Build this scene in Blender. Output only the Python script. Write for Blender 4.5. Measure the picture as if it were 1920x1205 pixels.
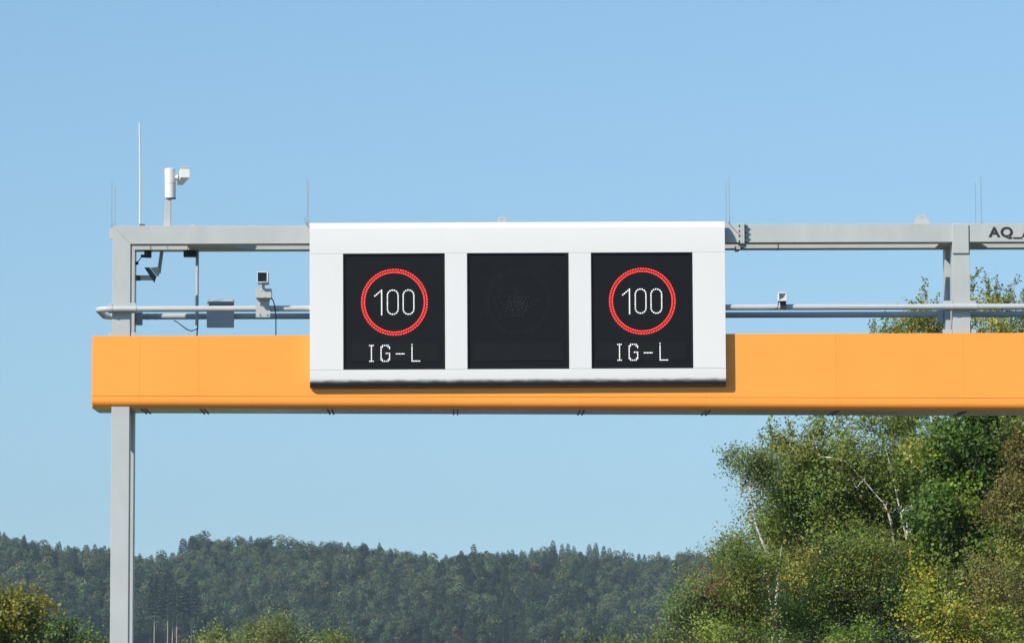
import bpy, bmesh, math, random
import numpy as np
from mathutils import Vector, Matrix, Euler

scene = bpy.context.scene
for o in list(bpy.data.objects):
    bpy.data.objects.remove(o)
COL = scene.collection
R = math.radians

# ------------------------------------------------------------------ camera
FPX, W0, H0 = 8400.0, 1920.0, 1205.0
EYE = Vector((0.0, 0.0, 1.7))
PITCH = math.atan(647.5 / FPX)
YAW = math.atan(-113.0 / FPX * math.cos(PITCH))
cam_data = bpy.data.cameras.new('camera')
cam_data.sensor_width = 36.0
cam_data.lens = 36.0 * FPX / W0
cam_data.clip_start = 0.5
cam_data.clip_end = 12000.0
cam = bpy.data.objects.new('camera', cam_data)
COL.objects.link(cam)
cam.location = EYE
cam.rotation_euler = (math.pi / 2 + PITCH, 0, YAW)
scene.camera = cam

# ------------------------------------------------------------------ light
LDIR = Vector((1.0, 1.0, -1.15)).normalized()          # the way sunlight travels
SUN_EL = math.asin(-LDIR.z)
SUN_ROT = math.atan2(-LDIR.x, -LDIR.y)
world = bpy.data.worlds.new('World')
scene.world = world
world.use_nodes = True
wn, wl = world.node_tree.nodes, world.node_tree.links
sky = wn.new('ShaderNodeTexSky')
sky.sky_type = 'NISHITA'
sky.sun_disc = False
sky.sun_elevation = SUN_EL
sky.sun_rotation = SUN_ROT
sky.altitude = 300.0
sky.air_density = 1.5
sky.dust_density = 0.0
sky.ozone_density = 8.0
# a dry clear day: the pale band along the horizon is thinner than the model's, all the way round
wtc = wn.new('ShaderNodeTexCoord')
wsp = wn.new('ShaderNodeSeparateXYZ')
wcb = wn.new('ShaderNodeCombineXYZ')
wl.new(wtc.outputs['Generated'], wsp.inputs[0])
def wmath(op, a, b=None):
    n = wn.new('ShaderNodeMath'); n.operation = op
    for i, q in enumerate((a, b)):
        if q is None: continue
        if isinstance(q, (int, float)): n.inputs[i].default_value = q
        else: wl.new(q, n.inputs[i])
    return n.outputs[0]
_z = wmath('MAXIMUM', wsp.outputs['Z'], 0.0)
_e = wmath('MULTIPLY', wmath('EXPONENT', wmath('MULTIPLY', _z, -4.6)), 0.098)
wl.new(wsp.outputs['X'], wcb.inputs['X']); wl.new(wsp.outputs['Y'], wcb.inputs['Y']); wl.new(wmath('ADD', _z, _e), wcb.inputs['Z'])
wnm = wn.new('ShaderNodeVectorMath'); wnm.operation = 'NORMALIZE'
wl.new(wcb.outputs[0], wnm.inputs[0])
wl.new(wnm.outputs[0], sky.inputs['Vector'])
wl.new(sky.outputs[0], wn['Background'].inputs[0])
wn['Background'].inputs[1].default_value = 0.108

sun_data = bpy.data.lights.new('sun', 'SUN')
sun_data.energy = 5.0
sun_data.angle = R(0.53)
sun_data.color = (1.0, 0.93, 0.83)
sun = bpy.data.objects.new('sun', sun_data)
COL.objects.link(sun)
sun.rotation_euler = LDIR.to_track_quat('-Z', 'Y').to_euler()
sun.location = (-60, -60, 90)

scene.view_settings.view_transform = 'Standard'
scene.view_settings.look = 'None'
scene.view_settings.gamma = 1.0
scene.view_settings.use_curve_mapping = False
scene.view_settings.exposure = 0.3
scene.render.engine = 'CYCLES'
scene.cycles.use_denoising = True
scene.cycles.max_bounces = 6
scene.cycles.transparent_max_bounces = 8
scene.cycles.volume_bounces = 0

# ------------------------------------------------------------------ helpers
_fwd = Vector((-math.sin(YAW) * math.cos(PITCH), math.cos(YAW) * math.cos(PITCH), math.sin(PITCH)))
_right = Vector((math.cos(YAW), math.sin(YAW), 0))
_up = _right.cross(_fwd)

def at(px, py, Y):
    """World point at depth Y that the photograph shows at pixel px, py."""
    d = _fwd * FPX + _right * (px - W0 / 2) + _up * (H0 / 2 - py)
    return EYE + d * ((Y - EYE.y) / d.y)

def X(px, Y=70.0, py=600):
    return at(px, py, Y).x

def Z(py, Y=70.0, px=960):
    return at(px, py, Y).z

SLOPE, XR = 0.0038, X(960)        # the gantry climbs slightly to the right

def lz(py, px, Y=70.0):
    """Level height of a gantry feature (its climb to the right taken out)."""
    p = at(px, py, Y)
    return p.z - SLOPE * (p.x - XR)

class MB:
    def __init__(self):
        self.v, self.f = [], []
    def add(self, vs, fs):
        n = len(self.v)
        self.v += [tuple(p) for p in vs]
        self.f += [tuple(n + i for i in f) for f in fs]
        return self
    def hexa(self, c):                       # 8 corners: bottom 4 then top 4, both counter-clockwise from above
        return self.add(c, [(3, 2, 1, 0), (4, 5, 6, 7), (0, 1, 5, 4), (1, 2, 6, 5), (2, 3, 7, 6), (3, 0, 4, 7)])
    def box(self, x0, x1, y0, y1, z0, z1):
        return self.hexa([(x0, y0, z0), (x1, y0, z0), (x1, y1, z0), (x0, y1, z0),
                          (x0, y0, z1), (x1, y0, z1), (x1, y1, z1), (x0, y1, z1)])
    def prism_y(self, poly, y0, y1):         # polygon of (x, z), counter-clockwise as seen from the front
        n = len(poly)
        vs = [(x, y0, z) for x, z in poly] + [(x, y1, z) for x, z in poly]
        fs = [tuple(range(n)), tuple(range(2 * n - 1, n - 1, -1))]
        fs += [(i, i + n, (i + 1) % n + n, (i + 1) % n) for i in range(n)]
        return self.add(vs, fs)
    def prism_x(self, prof0, prof1):         # two matching closed profiles [(x,y,z)]
        n = len(prof0)
        fs = [tuple(range(n - 1, -1, -1)), tuple(range(n, 2 * n))]
        fs += [(i, (i + 1) % n, (i + 1) % n + n, i + n) for i in range(n)]
        return self.add(list(prof0) + list(prof1), fs)
    def tube(self, pts, r, n=10, cap=True):
        pts = [Vector(p) for p in pts]
        rs = r if isinstance(r, (list, tuple)) else [r] * len(pts)
        rings, ref = [], None
        base = len(self.v)
        for i, p in enumerate(pts):
            t = (pts[min(i + 1, len(pts) - 1)] - pts[max(i - 1, 0)]).normalized()
            if ref is None:
                ref = t.orthogonal().normalized()
            ref = (ref - t * ref.dot(t))
            ref = ref.normalized() if ref.length > 1e-6 else t.orthogonal().normalized()
            b = t.cross(ref)
            for k in range(n):
                a = 2 * math.pi * k / n
                self.v.append(tuple(p + (ref * math.cos(a) + b * math.sin(a)) * rs[i]))
        for i in range(len(pts) - 1):
            for k in range(n):
                a, b2 = base + i * n + k, base + i * n + (k + 1) % n
                self.f.append((a, b2, b2 + n, a + n))
        if cap:
            self.f.append(tuple(base + k for k in range(n - 1, -1, -1)))
            e = base + (len(pts) - 1) * n
            self.f.append(tuple(e + k for k in range(n)))
        return self
    def build(self, name, mat, parent=None, shear=False, smooth=False, bevel=0.0):
        vs = self.v
        if shear:
            vs = [(x, y, z + SLOPE * (x - XR)) for x, y, z in vs]
        if parent is not None and not parent.get('_local'):
            off = parent.matrix_world_loc if False else Vector(parent.get('_org', (0, 0, 0)))
            vs = [(x - off.x, y - off.y, z - off.z) for x, y, z in vs]
        me = bpy.data.meshes.new(name)
        me.from_pydata(vs, [], self.f)
        me.validate()
        if smooth:
            me.polygons.foreach_set('use_smooth', [True] * len(me.polygons))
            me.set_sharp_from_angle(angle=R(38))
        if mat is not None:
            me.materials.append(mat)
        o = bpy.data.objects.new(name, me)
        COL.objects.link(o)
        if parent is not None:
            o.parent = parent
        if bevel:
            m = o.modifiers.new('bevel', 'BEVEL')
            m.width, m.segments, m.limit_method, m.angle_limit = bevel, 2, 'ANGLE', R(35)
            m.harden_normals = False
        return o

def tag(o, label=None, cat=None, group=None, kind=None):
    if label: o['label'] = label
    if cat: o['category'] = cat
    if group: o['group'] = group
    if kind: o['kind'] = kind
    return o

def thing(name, loc, label, cat, group=None, local=False, roty=0.0):
    o = bpy.data.objects.new(name, None)
    o.empty_display_size = 0.2
    COL.objects.link(o)
    o.location = loc
    o.rotation_euler = (0, roty, 0)
    o['_org'] = tuple(loc)
    if local: o['_local'] = 1
    return tag(o, label, cat, group)

def put(mesh_obj_src, name, loc, parent):
    """A shared-mesh copy of a small piece, placed at loc in world space under parent."""
    o = mesh_obj_src.copy()
    o.name = name
    COL.objects.link(o)
    o.parent = parent
    o.location = Vector(loc) - Vector(parent.get('_org', (0, 0, 0)))
    return o

# ------------------------------------------------------------------ materials
def mat(name, col, rough=0.5, metal=0.0, spec=0.5, vary=0.0, scale=3.0, bump=0.0, coat=0.0, emit=None, estr=0.0, stretch=None):
    m = bpy.data.materials.new(name)
    m.use_nodes = True
    nt = m.node_tree
    b = nt.nodes['Principled BSDF']
    b.inputs['Base Color'].default_value = (*col, 1)
    b.inputs['Roughness'].default_value = rough
    b.inputs['Metallic'].default_value = metal
    b.inputs['Specular IOR Level'].default_value = spec
    b.inputs['Coat Weight'].default_value = coat
    b.inputs['Coat Roughness'].default_value = 0.12
    if emit:
        b.inputs['Emission Color'].default_value = (*emit, 1)
        b.inputs['Emission Strength'].default_value = estr
    if vary or bump:
        tc = nt.nodes.new('ShaderNodeTexCoord')
        mp = nt.nodes.new('ShaderNodeMapping')
        mp.inputs['Scale'].default_value = stretch or (1, 1, 1)
        nz = nt.nodes.new('ShaderNodeTexNoise')
        nz.inputs['Scale'].default_value = scale
        nz.inputs['Detail'].default_value = 6
        nz.inputs['Roughness'].default_value = 0.62
        nt.links.new(tc.outputs['Object'], mp.inputs[0])
        nt.links.new(mp.outputs[0], nz.inputs['Vector'])
        if vary:
            mr = nt.nodes.new('ShaderNodeMapRange')
            mr.inputs['From Min'].default_value = 0.3
            mr.inputs['From Max'].default_value = 0.7
            mr.inputs['To Min'].default_value = 1 - vary
            mr.inputs['To Max'].default_value = 1 + vary
            mx = nt.nodes.new('ShaderNodeVectorMath')
            mx.operation = 'SCALE'
            mx.inputs[0].default_value = col
            nt.links.new(nz.outputs['Fac'], mr.inputs['Value'])
            nt.links.new(mr.outputs[0], mx.inputs['Scale'])
            nt.links.new(mx.outputs[0], b.inputs['Base Color'])
        if bump:
            bp = nt.nodes.new('ShaderNodeBump')
            bp.inputs['Strength'].default_value = bump
            bp.inputs['Distance'].default_value = 0.02
            nt.links.new(nz.outputs['Fac'], bp.inputs['Height'])
            nt.links.new(bp.outputs[0], b.inputs['Normal'])
    return m

M = {}
def per_object_tone(m, amt):
    nt = m.node_tree
    b = nt.nodes['Principled BSDF']
    src = b.inputs['Base Color'].links[0].from_socket
    oi = nt.nodes.new('ShaderNodeObjectInfo')
    mr = nt.nodes.new('ShaderNodeMapRange')
    mr.inputs['To Min'].default_value = 1 - amt; mr.inputs['To Max'].default_value = 1 + amt
    sc_ = nt.nodes.new('ShaderNodeVectorMath'); sc_.operation = 'SCALE'
    nt.links.new(oi.outputs['Random'], mr.inputs['Value'])
    nt.links.new(src, sc_.inputs[0]); nt.links.new(mr.outputs[0], sc_.inputs['Scale'])
    nt.links.new(sc_.outputs[0], b.inputs['Base Color'])
    return m
M['grey'] = mat('grey_paint', (0.425, 0.44, 0.425), 0.45, vary=0.075, scale=2.6, stretch=(1, 1, 0.5))
M['galv'] = mat('galvanised_steel', (0.42, 0.445, 0.45), 0.4, metal=0.0, spec=0.4, vary=0.06, scale=5)
M['white'] = mat('white_paint', (0.685, 0.672, 0.652), 0.35, vary=0.018, scale=0.8)
M['whitecam'] = mat('white_housing_paint', (0.66, 0.65, 0.63), 0.4, vary=0.03, scale=6)
M['orange'] = mat('orange_paint', (0.97, 0.342, 0.057), 0.35, spec=0.35, vary=0.03, scale=0.7, coat=0.0)
M['under'] = mat('underside_sheet', (0.42, 0.41, 0.38), 0.25, metal=0.45, vary=0.1, scale=1.2)
M['bouncecut'] = mat('bounce_cut_dark', (0.05, 0.05, 0.05), 0.8)  # unseen girder top, darkened to keep bounced sun off rear rail and box
per_object_tone(M['orange'], 0.022)
per_object_tone(M['white'], 0.012)
M['dark'] = mat('dark_plastic', (0.018, 0.019, 0.021), 0.5)
M['bolt'] = mat('bolt_steel', (0.12, 0.12, 0.12), 0.5, metal=0.4)
M['rivet'] = mat('orange_rivet', (0.40, 0.15, 0.025), 0.5)
M['black'] = mat('display_black', (0.0055, 0.006, 0.007), 0.5, spec=0.2, vary=0.15, scale=3)
M['frame'] = mat('display_frame', (0.007, 0.0075, 0.009), 0.4, spec=0.3)
M['strip'] = mat('matrix_panel', (0.0065, 0.007, 0.008), 0.55, spec=0.2)
M['lensoff'] = mat('unlit_lens', (0.020, 0.021, 0.024), 0.5, spec=0.25)
M['lampoff'] = mat('unlit_lamp_lens', (0.012, 0.0125, 0.014), 0.5, spec=0.22)
M['red'] = mat('red_light', (0.25, 0.01, 0.01), 0.4, emit=(1.0, 0.05, 0.04), estr=1.6)
M['led'] = mat('white_light', (0.5, 0.5, 0.5), 0.4, emit=(1.0, 1.0, 0.97), estr=0.95)
M['cable'] = mat('cable_black', (0.02, 0.022, 0.025), 0.6)
M['letter'] = mat('black_print', (0.02, 0.02, 0.022), 0.6)
M['rod'] = mat('rod_steel', (0.33, 0.36, 0.38), 0.4, metal=0.4)
M['glass'] = mat('camera_glass', (0.01, 0.01, 0.012), 0.1)
M['boxgrey'] = mat('box_grey', (0.42, 0.43, 0.44), 0.5, vary=0.04, scale=6)

def dark_rim_white():
    """White sheet with a ragged band that turns dark along its lower rim."""
    m = mat('white_paint_dark_rim', (0.685, 0.672, 0.652), 0.35)
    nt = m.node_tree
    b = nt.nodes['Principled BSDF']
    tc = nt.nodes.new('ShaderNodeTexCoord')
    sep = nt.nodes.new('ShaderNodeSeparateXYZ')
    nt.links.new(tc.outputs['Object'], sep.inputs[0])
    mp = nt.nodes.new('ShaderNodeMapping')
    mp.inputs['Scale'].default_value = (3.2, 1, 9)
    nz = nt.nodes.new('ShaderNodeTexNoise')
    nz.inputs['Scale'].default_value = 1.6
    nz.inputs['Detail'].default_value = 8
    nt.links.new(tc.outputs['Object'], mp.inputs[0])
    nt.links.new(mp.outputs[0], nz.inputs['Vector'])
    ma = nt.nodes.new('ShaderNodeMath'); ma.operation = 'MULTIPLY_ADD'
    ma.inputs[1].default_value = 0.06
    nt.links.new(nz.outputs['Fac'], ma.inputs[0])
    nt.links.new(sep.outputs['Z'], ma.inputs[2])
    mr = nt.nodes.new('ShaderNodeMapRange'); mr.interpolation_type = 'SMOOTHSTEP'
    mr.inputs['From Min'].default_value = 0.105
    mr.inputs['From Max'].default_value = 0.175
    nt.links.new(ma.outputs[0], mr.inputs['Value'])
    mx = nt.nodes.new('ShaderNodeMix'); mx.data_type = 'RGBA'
    mx.inputs['A'].default_value = (0.06, 0.058, 0.053, 1)  # dark tone, reached raggedly towards the lower rim
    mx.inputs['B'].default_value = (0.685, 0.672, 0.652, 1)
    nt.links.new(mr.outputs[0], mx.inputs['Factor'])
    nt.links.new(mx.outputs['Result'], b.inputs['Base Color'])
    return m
M['darkrim'] = dark_rim_white()

def leaf_mat(name, trans=0.28):
    m = bpy.data.materials.new(name)
    m.use_nodes = True
    nt = m.node_tree
    b = nt.nodes['Principled BSDF']
    out = nt.nodes['Material Output']
    at_ = nt.nodes.new('ShaderNodeAttribute')
    at_.attribute_name = 'tint'
    nt.links.new(at_.outputs['Color'], b.inputs['Base Color'])
    b.inputs['Roughness'].default_value = 0.55
    b.inputs['Specular IOR Level'].default_value = 0.35
    tr = nt.nodes.new('ShaderNodeBsdfTranslucent')
    hs = nt.nodes.new('ShaderNodeHueSaturation')
    hs.inputs['Saturation'].default_value = 1.15
    hs.inputs['Value'].default_value = 1.3
    nt.links.new(at_.outputs['Color'], hs.inputs['Color'])
    nt.links.new(hs.outputs[0], tr.inputs['Color'])
    mix = nt.nodes.new('ShaderNodeMixShader')
    mix.inputs[0].default_value = trans
    nt.links.new(b.outputs[0], mix.inputs[1])
    nt.links.new(tr.outputs[0], mix.inputs[2])
    nt.links.new(mix.outputs[0], out.inputs['Surface'])
    return m
M['leaf'] = leaf_mat('leaves', 0.42)

def far_leaf_mat(name):
    m = leaf_mat(name, 0.12)
    nt = m.node_tree
    b = nt.nodes['Principled BSDF']
    at_ = [n for n in nt.nodes if n.type == 'ATTRIBUTE'][0]
    oi = nt.nodes.new('ShaderNodeObjectInfo')
    hs = nt.nodes.new('ShaderNodeHueSaturation')
    mh = nt.nodes.new('ShaderNodeMapRange'); mh.inputs['To Min'].default_value = 0.462; mh.inputs['To Max'].default_value = 0.515
    mv = nt.nodes.new('ShaderNodeMapRange'); mv.inputs['To Min'].default_value = 0.5; mv.inputs['To Max'].default_value = 1.65
    fr = nt.nodes.new('ShaderNodeMath'); fr.operation = 'FRACT'
    mu = nt.nodes.new('ShaderNodeMath'); mu.operation = 'MULTIPLY'; mu.inputs[1].default_value = 17.31
    nt.links.new(oi.outputs['Random'], mh.inputs['Value'])
    nt.links.new(oi.outputs['Random'], mu.inputs[0])
    nt.links.new(mu.outputs[0], fr.inputs[0])
    nt.links.new(fr.outputs[0], mv.inputs['Value'])
    nt.links.new(mh.outputs[0], hs.inputs['Hue'])
    nt.links.new(mv.outputs[0], hs.inputs['Value'])
    nt.links.new(at_.outputs['Color'], hs.inputs['Color'])
    nt.links.new(hs.outputs[0], b.inputs['Base Color'])
    return m
M['farleaf'] = far_leaf_mat('far_foliage')

def birch_mat():
    m = mat('birch_bark', (0.62, 0.60, 0.55), 0.7)
    nt = m.node_tree
    b = nt.nodes['Principled BSDF']
    tc = nt.nodes.new('ShaderNodeTexCoord')
    mp = nt.nodes.new('ShaderNodeMapping'); mp.inputs['Scale'].default_value = (1.5, 1.5, 6)
    nz = nt.nodes.new('ShaderNodeTexNoise'); nz.inputs['Scale'].default_value = 2.2; nz.inputs['Detail'].default_value = 5
    cr = nt.nodes.new('ShaderNodeValToRGB')
    cr.color_ramp.elements[0].position = 0.36; cr.color_ramp.elements[0].color = (0.08, 0.07, 0.06, 1)
    cr.color_ramp.elements[1].position = 0.46; cr.color_ramp.elements[1].color = (0.52, 0.50, 0.46, 1)
    nt.links.new(tc.outputs['Object'], mp.inputs[0]); nt.links.new(mp.outputs[0], nz.inputs['Vector'])
    nt.links.new(nz.outputs['Fac'], cr.inputs[0]); nt.links.new(cr.outputs[0], b.inputs['Base Color'])
    return m
M['birch'] = birch_mat()
M['bark'] = mat('grey_bark', (0.16, 0.14, 0.115), 0.85, vary=0.35, scale=4, stretch=(2, 2, 0.5))
M['pinebark'] = mat('pine_bark', (0.42, 0.34, 0.28), 0.85, vary=0.3, scale=1.0)

# ------------------------------------------------------------------ ground, road, hill
def plain(name, x0, x1, y0, y1, z, m, nx=1, ny=1):
    b = MB()
    b.add([(x0, y0, z), (x1, y0, z), (x1, y1, z), (x0, y1, z)], [(0, 1, 2, 3)])
    return tag(b.build(name, m), kind='structure')

M['meadow'] = mat('meadow', (0.085, 0.11, 0.035), 0.9, vary=0.3, scale=0.05, bump=0.3)
M['asphalt'] = mat('asphalt', (0.06, 0.06, 0.062), 0.85, vary=0.12, scale=0.6)
M['paint'] = mat('road_paint', (0.75, 0.75, 0.73), 0.7)
plain('ground', -6000, 6000, -800, 9000, -0.004, M['meadow'])
road = plain('road', X(290), X(2380), -300, 700, 0.0, M['asphalt'])
for px_ in (300, 2370):                                       # edge lines
    x = X(px_) + (0.2 if px_ < 1000 else -0.4)
    b = MB().add([(x, -300, 0.004), (x + 0.2, -300, 0.004), (x + 0.2, 700, 0.004), (x, 700, 0.004)], [(0, 1, 2, 3)])
    o = b.build('edge_line', M['paint']); o.parent = road
dash = None
for k in range(24):
    for px_ in (972, 1437):
        x, y = X(px_), -20 + k * 18.0
        if dash is None:
            dash = MB().add([(-0.08, 0, 0.004), (0.08, 0, 0.004), (0.08, 6, 0.004), (-0.08, 6, 0.004)], [(0, 1, 2, 3)]).build('lane_dash', M['paint'])
            o = dash
        else:
            o = dash.copy(); COL.objects.link(o)
        o.parent = road
        o.location = (x, y, 0)

# tree-top profile of the wooded ridge in the photograph
RIDGE = [(-400, 985), (-120, 992), (0, 1000), (60, 1012), (120, 1022), (200, 1027), (262, 1040), (330, 1037), (352, 1010), (385, 1002), (420, 1008),
         (460, 1008), (560, 1013), (650, 1022), (700, 1024), (760, 1035), (830, 1044), (880, 1038), (960, 1037), (1035, 1019), (1090, 1024),
         (1120, 1022), (1160, 1032), (1190, 1042), (1230, 1040), (1262, 1036), (1340, 1034), (1600, 1010), (2000, 980), (2500, 960)]
YC, YF, YS0 = 2250.0, 1800.0, 1500.0
TREE_H = 17.0
def ridge_py(px):
    return float(np.interp(px, [p[0] for p in RIDGE], [p[1] for p in RIDGE]))
def px_of(x, y):
    d = Vector((x, y, 10.0)) - EYE
    return W0 / 2 + FPX * d.dot(_right) / d.dot(_fwd)
_gx = [(p[0], at(p[0], p[1], YC)) for p in RIDGE]
def crest_z(px):
    return at(px, ridge_py(px), YC).z - TREE_H * 0.93
def terrain_z(x, y):
    if y <= YS0: return 0.0
    c = crest_z(px_of(x, y))
    if y < YF:
        t = (y - YS0) / (YF - YS0)
        return 7.5 * t * t * (3 - 2 * t)
    if y < YC:
        t = (y - YF) / (YC - YF)
        s = t * t * (3 - 2 * t) * 0.5 + t * 0.5
        fold = 5.5 * math.sin(math.pi * t) * (math.sin(x * 0.034 + 0.7 + t * 1.5) + 0.7 * math.sin(x * 0.071 + 2.1 - t * 3.0))
        return 7.5 + (c - 7.5) * s + fold
    return c - min(14.0, (y - YC) * 0.06)
b = MB()
xs = np.linspace(-560, 760, 125); ys = np.concatenate([np.linspace(YS0 - 5, YC + 40, 48), [YC + 150, YC + 300]])
for y in ys:
    for x in xs:
        b.v.append((float(x), float(y), terrain_z(float(x), float(y)) - (0.5 if y < YS0 + 1 else 0.0)))
nx = len(xs)
for j in range(len(ys) - 1):
    for i in range(nx - 1):
        a = j * nx + i
        b.f.append((a, a + 1, a + nx + 1, a + nx))
M['forestfloor'] = mat('forest_floor', (0.035, 0.04, 0.02), 0.95, vary=0.3, scale=0.1)
tag(b.build('hill', M['forestfloor'], smooth=True), kind='structure')

# ------------------------------------------------------------------ the gantry
F0, F1 = 70.0, 70.35          # front frame, front and back face
B0, B1 = 71.0, 71.35          # rear frame
GF, GB = 69.95, 71.42         # orange girder, front and back
xL0, xL1 = X(210.8, py=500), X(244.4, py=500)
zt, zb = lz(423.3, 260), lz(457.4, 260)
xEND0, xEND1 = X(2470), X(2503.6)
gantry = thing('sign_gantry', (xL0 + 0.14, F0 + 0.175, 0.0), 'grey steel road gantry with orange boxed girder spanning the whole picture', 'gantry')

def frame(y0, y1, rear):
    gap = 0.0004
    zz = lambda x, z: (x, z)
    # mitred top beam
    b = MB().prism_y([(xL0 + gap, zt), (xL1 + gap, zb), (xEND0 - gap, zb), (xEND1 - gap, zt)], y0, y1)
    o = b.build('rear_beam' if rear else 'front_beam', M['grey'], gantry, shear=True, bevel=0.004)
    for a, c, mirror in ((xL0, xL1, False), (xEND0, xEND1, True)):
        if not mirror:
            poly = [(a, 0.0), (c, 0.0), (c, zb - gap), (a, zt - gap)]
        else:
            poly = [(a, 0.0), (c, 0.0), (c, zt - gap), (a, zb - gap)]
        sh = SLOPE * ((a + c) / 2 - XR)
        poly = [(x, z + (sh if z > 0.1 else 0)) for x, z in poly]
        MB().prism_y(poly, y0, y1).build('column', M['grey'], gantry, bevel=0.004)
    # post between girder and top beam
    pa, pb = X(1786.2, Y=70, py=540), X(1818.8, Y=70, py=540)
    zlo = lz(640, 1800)
    MB().box(pa, pb, y0, y1, zlo, zb - gap).build('post', M['grey'], gantry, shear=True, bevel=0.004)
    return o
frame(F0, F1, False)
frame(B0, B1, True)

# cover plate over the post head and the matching strap beneath it
pa, pb = X(1786.8, 69.98), X(1817.4, 69.98)
MB().box(pa, pb, F0 - 0.025, F0 - 0.001, lz(475, 1800), lz(421, 1800)).build('cover_plate', M['grey'], gantry, shear=True, bevel=0.004)

# cross plates tying the two frames together just above their undersides
for (fa, fb, ra, rb) in ((352, 434, 355, 458), (1762, 1836, 1753, 1850)):
    yf, yr = F1 - 0.01, B0 + 0.002
    A_, B2, C_, D_ = X(fa, yf, 460), X(fb, yf, 460), X(rb, yr, 468), X(ra, yr, 468)
    MB().hexa([(A_, yf, zb + 0.006), (B2, yf, zb + 0.006), (C_, yr, zb + 0.006), (D_, yr, zb + 0.006),
               (A_, yf, zb + 0.026), (B2, yf, zb + 0.026), (C_, yr, zb + 0.026), (D_, yr, zb + 0.026)]).build('cross_plate', M['grey'], gantry, shear=True)

def line_z(pts, Y):
    (pa_, ya), (pb_, yb) = pts
    A, B = at(pa_, ya, Y), at(pb_, yb, Y)
    return lambda x: A.z + (B.z - A.z) * (x - A.x) / (B.x - A.x)
z_top = line_z([(250, 629.6), (1890, 623.9)], GF)
z_seam = line_z([(250, 742.0), (1890, 746.2)], GF)
z_bot = line_z([(250, 764.6), (1890, 769.6)], GF)
EDGES = [172.5, 262, 373, 613, 850, 1088, 1325, 1567, 1807, 2045, 2283, 2520]
EX = [X(e, GF, 690) for e in EDGES]
T = 0.004
g2 = 0.0008
for i in range(len(EX) - 1):
    a, c = EX[i] + g2, EX[i + 1] - g2
    def sheet(y0, y1, f0, f1, name, m, bev=0.0):
        MB().hexa([(a, y0, f0(a)), (c, y0, f0(c)), (c, y1, f0(c)), (a, y1, f0(a)),
                   (a, y0, f1(a)), (c, y0, f1(c)), (c, y1, f1(c)), (a, y1, f1(a))]).build(name, m, gantry, bevel=bev)
    sheet(GF, GF + 0.02, lambda x: z_seam(x) + 0.0025, z_top, 'cover_panel', M['orange'], 0.0012)
    # rounded lower trim
    def prof(x):
        zs, zb_ = z_seam(x) - 0.0025, z_bot(x)
        r = min(0.128, zs - zb_ - 0.01)
        out = [(GF, zs)]
        for k in range(9):
            t = math.pi / 2 * k / 8
            out.append((GF + r - r * math.cos(t), zb_ + r - r * math.sin(t)))
        out.append((GF + r + 0.05, zb_))
        out.append((GF + r + 0.05, zb_ + 0.012))
        for k in range(8, -1, -1):
            t = math.pi / 2 * k / 8
            out.append((GF + r - (r - 0.012) * math.cos(t), zb_ + r - (r - 0.012) * math.sin(t)))
        out.append((GF + 0.012, zs))
        return [(x, y, z) for y, z in out]
    MB().prism_x(prof(a), prof(c)).build('lower_trim', M['orange'], gantry, smooth=True)
    a, c = EX[i], EX[i + 1]
    sheet(GF + 0.181, GB - 0.02, lambda x: z_bot(x) + 0.002, lambda x: z_bot(x) + 0.014, 'underside_panel', M['under'])
    sheet(GB - 0.018, GB, lambda x: z_bot(x) + 0.002, z_top, 'rear_panel', M['orange'], 0.003)
    sheet(GF + 0.022, GB - 0.02, lambda x: z_top(x) - 0.016, lambda x: z_top(x) - 0.004, 'top_sheet', M['bouncecut'])
for nm, xa in (('end_cap', EX[0] + 0.004), ('end_cap', EX[-1] - 0.016)):
    MB().hexa([(xa, GF + 0.024, z_bot(xa) + 0.02), (xa + 0.012, GF + 0.024, z_bot(xa) + 0.02), (xa + 0.012, GB - 0.022, z_bot(xa) + 0.02), (xa, GB - 0.022, z_bot(xa) + 0.02),
               (xa, GF + 0.024, z_top(xa) - 0.02), (xa + 0.012, GF + 0.024, z_top(xa) - 0.02), (xa + 0.012, GB - 0.022, z_top(xa) - 0.02), (xa, GB - 0.022, z_top(xa) - 0.02)]).build(nm, M['orange'], gantry)
# rivets along the girder
riv = MB().tube([(0, 0.004, 0), (0, -0.012, 0), (0, -0.018, 0)], [0.023, 0.023, 0.012], 8).build('rivet', M['rivet'], gantry)
riv['_first'] = 1
first = [True]
def rivet(x, z):
    if first[0]:
        riv.location = Vector((x, GF, z)) - Vector(gantry['_org']); first[0] = False
    else:
        put(riv, 'rivet', (x, GF, z), gantry)
for e in (236, 291, 364, 382, 503, 605, 621, 730, 842, 858, 968, 1080, 1096, 1204, 1317, 1333, 1440, 1559, 1577, 1697, 1797, 1817, 1925):
    x = X(e, GF, 733); rivet(x, z_seam(x) + 0.075)
for e in EDGES[1:-1]:
    for d in (-3.2, 4.0):
        x = X(e + d, GF, 750); rivet(x, z_seam(x) - 0.048)
# ribs under the joints
for e in EDGES[1:-1]:
    for d in (0.6, 8.2):
        x = X(e + d, GF, 766)
        zz = z_bot(x)
        MB().box(x - 0.011, x + 0.011, GF + 0.21, GB + 0.03, zz - 0.014, zz + 0.0015).build('underside_rib', M['bolt'], gantry, bevel=0.003)

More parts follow.
